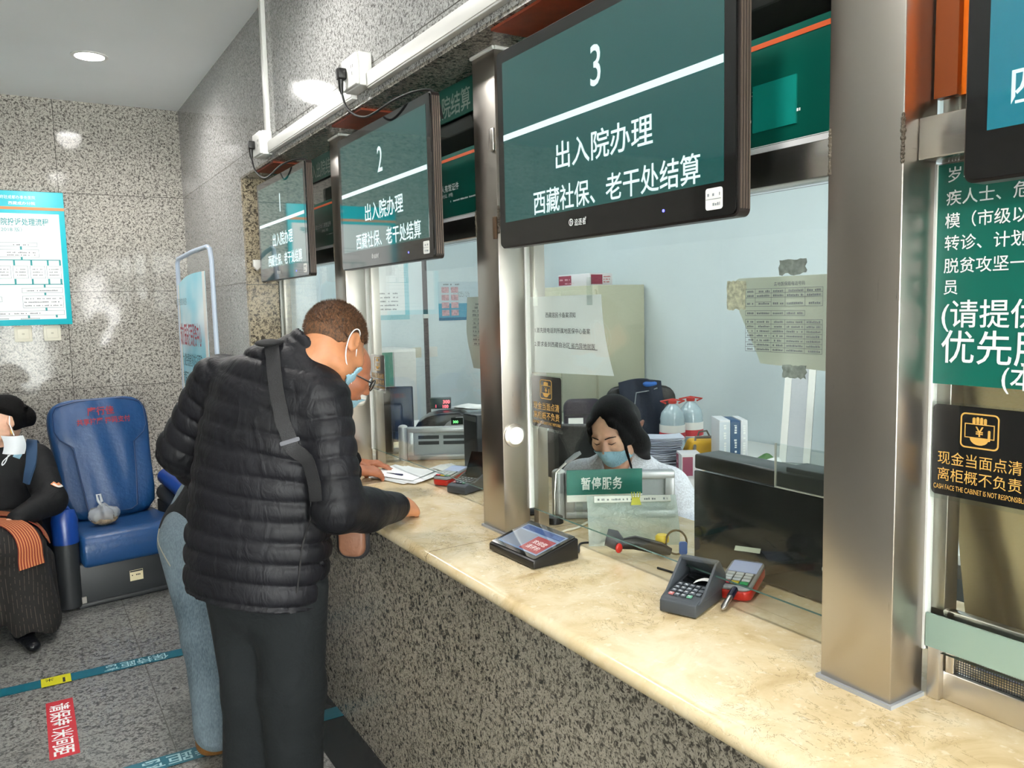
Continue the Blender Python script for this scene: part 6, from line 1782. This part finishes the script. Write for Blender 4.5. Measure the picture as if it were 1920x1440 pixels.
MB().tube(spline([E0 + Vector((-.02, -.05, -.165)), E0 + Vector((-.035, -.05, -.20)), E0 + Vector((-.05, -.05, -.215)), E0 + Vector((-.045, -.05, -.195)), E0 + Vector((-.012, -.05, -.165))]), .0025, 6).build('ear_loop', M['mask_white'], mk, smooth=True)
bp_ = thing('backpack', 'dark blue backpack strap over the shoulder of the seated woman', 'backpack', (.0, 5.1, .8))
coat = [c for c in wo.children if c.name.startswith('coat')][0]
rb3, _ = ribbon_on(coat, [(.03, 5.12, .90), (.012, 5.03, .93), (.01, 4.96, .86), (.015, 4.92, .78), (.02, 4.9, .72)], .05, .004, .012)
rb3.build('strap', mat('strap_blue', '24405f', .8, bump=(300, .2)), bp_, smooth=True)
MB().box((-.26, 5.22, .52), (.0, 5.34, .86)).build('pack', mat('pack_blue', '1c3350', .8), bp_, bevel=.03, seg=3)
lbp, _ = ribbon_on(coat, [(.085, 4.82, .72), (.115, 4.80, .72), (.135, 4.83, .72)], .026, .002, .0015)
lbp.build('sleeve_badge', mat('badge_orange', 'd98a5a', .5), coat, smooth=True)
lbp, _ = ribbon_on(coat, [(.085, 4.82, .705), (.115, 4.80, .705), (.135, 4.83, .705)], .013, .0035, .0012)
lbp.build('badge_white', mat('badge_white', 'e2dcd6', .5), coat, smooth=True)

# ------------------------------------------------------------------ the clerk behind the third window
t = thing('person', 'clerk with long black hair, mask and white coat looking down behind the paused sign', 'person', (1.95, 2.42, .45))
cl = t
H4 = Frame((1.868, 2.352, 1.125), (-.83, -.40, -.42), roll=-.10, scale=.98)
f = Field((1.5, 1.85, .40), (2.3, 2.75, 1.26), .0045)
head_into(f, H4, ears=())
f.put(cone(H4(0, -.035, -.06), (1.935, 2.39, .95), .046, .058), .03)
chain(f, [(1.94, 2.39, .93), (1.97, 2.41, .75), (1.98, 2.42, .56)], [.09, .12, .13], .04)
chain(f, [(2.03, 2.24, .90), (2.02, 2.12, .72), (1.84, 2.0, .80)], [.045, .04, .028]); chain(f, [(1.86, 2.55, .90), (1.80, 2.55, .72), (1.72, 2.30, .82)], [.045, .04, .028])
chain(f, [(1.97, 2.33, .54), (1.85, 2.28, .52)], [.09, .08]); chain(f, [(1.95, 2.50, .54), (1.85, 2.46, .52)], [.09, .08])
hand_into(f, (1.83, 2.0, .81), (-.9, .2, .05), (0, 0, -1), s=.9); hand_into(f, (1.71, 2.28, .83), (-.5, -.8, .05), (0, 0, -1), s=.9, thumb_side=-1)
f.mesh('body', M['skin_c'], cl)
f = Field((1.6, 1.85, .42), (2.3, 2.78, 1.06), .007)
chain(f, [(1.985, 2.42, .56), (1.97, 2.41, .74), (1.95, 2.395, .88), (1.94, 2.39, .94)], [.185, .18, .17, .085], .05, flat=((-.87, -.49, 0), .72))
f.put(cone((2.02, 2.25, .905), (1.87, 2.53, .905), .075, .075), .05)
chain(f, [(2.035, 2.235, .90), (2.045, 2.12, .76), (1.86, 2.0, .80)], [.082, .078, .05], .03); chain(f, [(1.86, 2.56, .90), (1.80, 2.56, .74), (1.73, 2.32, .825)], [.08, .072, .048], .03)
f.put(cone((1.925, 2.385, .95), (1.905, 2.375, .985), .08, .066), .015); f.put(cone((1.905, 2.37, .96), (1.87, 2.35, 1.05), .05, .06), .01, 's')
f.mesh('white_coat', cloth_mat('coat_white', 'd6dae2', .8, wr=(14, .6)), cl, 1)
f = Field(H4.o - .24, H4.o + .24, .0045)
f.put(H4.ell((0, -.018, .036), (.086, .106, .098)), .02)
for s_, k0 in ((1, 0), (-1, 1)):
    f.put(H4.cone((s_ * .074, -.005, .03), (s_ * .088, -.01, -.075), .035, .032), .03); f.put(H4.cone((s_ * .082, -.02, -.06), (s_ * .078, -.03, -.165), .034, .018), .03)
    f.put(H4.cone((s_ * .045, .070, .07), (s_ * .080, .045, -.02), .018, .016), .02)
f.put(H4.cone((0, -.09, .0), (0, -.09, -.15), .07, .05), .03)
f.put(H4.cone((-.068, .062, .02), (-.070, .075, -.13), .009, .004), .01); f.put(H4.cone((-.055, .08, .04), (-.052, .10, -.10), .005, .0025), .006)
f.put(H4.cone((0, .07, .135), (0, -.06, .142), .004, .004), .006, 's')
def cline(q):
    x, y, z = q[..., 0], q[..., 1], q[..., 2]
    fr = np.abs(x) * .9
    face = np.maximum(y - .035, np.maximum(np.abs(x) - .062 + .0 * z, z - (.098 - fr)))     # open face window
    inside = np.minimum(np.minimum(y - .02, .062 - np.abs(x)), (.100 - fr * .9) - z)
    return inside
f.cut(lambda P: cline(H4.local(P)))
f.mesh('hair', hair_mat('long_black_hair', '070506', (60, 60, 8), .45), cl, 1)
MB().tube([H4(-.094, .005, .012), H4(-.101, -.03, .004), H4(-.096, -.065, -.002)], [.006, .011, .006], 10).build('hair_clip', mat('clip_brown', '6b4030', .4), cl, smooth=True)
eb = MB()
for s_ in (1, -1):
    eb.tube([H4(s_ * .014, .099, .022), H4(s_ * .032, .096, .027), H4(s_ * .052, .080, .022)], [.002, .0026, .0012], 6)
    eb.tube([H4(s_ * .018, .094, .000), H4(s_ * .032, .0945, -.004), H4(s_ * .047, .086, .001)], [.0012, .0016, .001], 6)
eb.build('brows_and_lashes', mat('brow_black', '1a1210', .7), cl, smooth=True)
mk = mask_on(H4, cl, top_z=-.018); 
t = thing('office_chair', 'black office chair behind the clerk', 'chair', (2.02, 2.46, 0))
MB().box((1.78, 2.2, .38), (2.22, 2.72, .46)).build('seat', M['black_plastic'], t, bevel=.03, seg=3)
MB().rrect(.36, .46, .08, -.05, 0, M=frame_n((2.0, 2.72, .86), (.75, -.66, 0), (.05, .05, 1))).build('backrest', M['black_plastic'], t, bevel=.015)
MB().tube([(2.02, 2.46, .06), (2.02, 2.46, .38)], .03, 12).build('gas_lift', M['steel'], t)
for k in range(5):
    a = 2 * PI * k / 5 + .3
    MB().tube([(2.02, 2.46, .08), (2.02 + .27 * math.cos(a), 2.46 + .27 * math.sin(a), .05)], [.025, .018], 8).ell((2.02 + .27 * math.cos(a), 2.46 + .27 * math.sin(a), .03), (.03, .03, .03)).build('leg', M['black_plastic'], t, smooth=True)
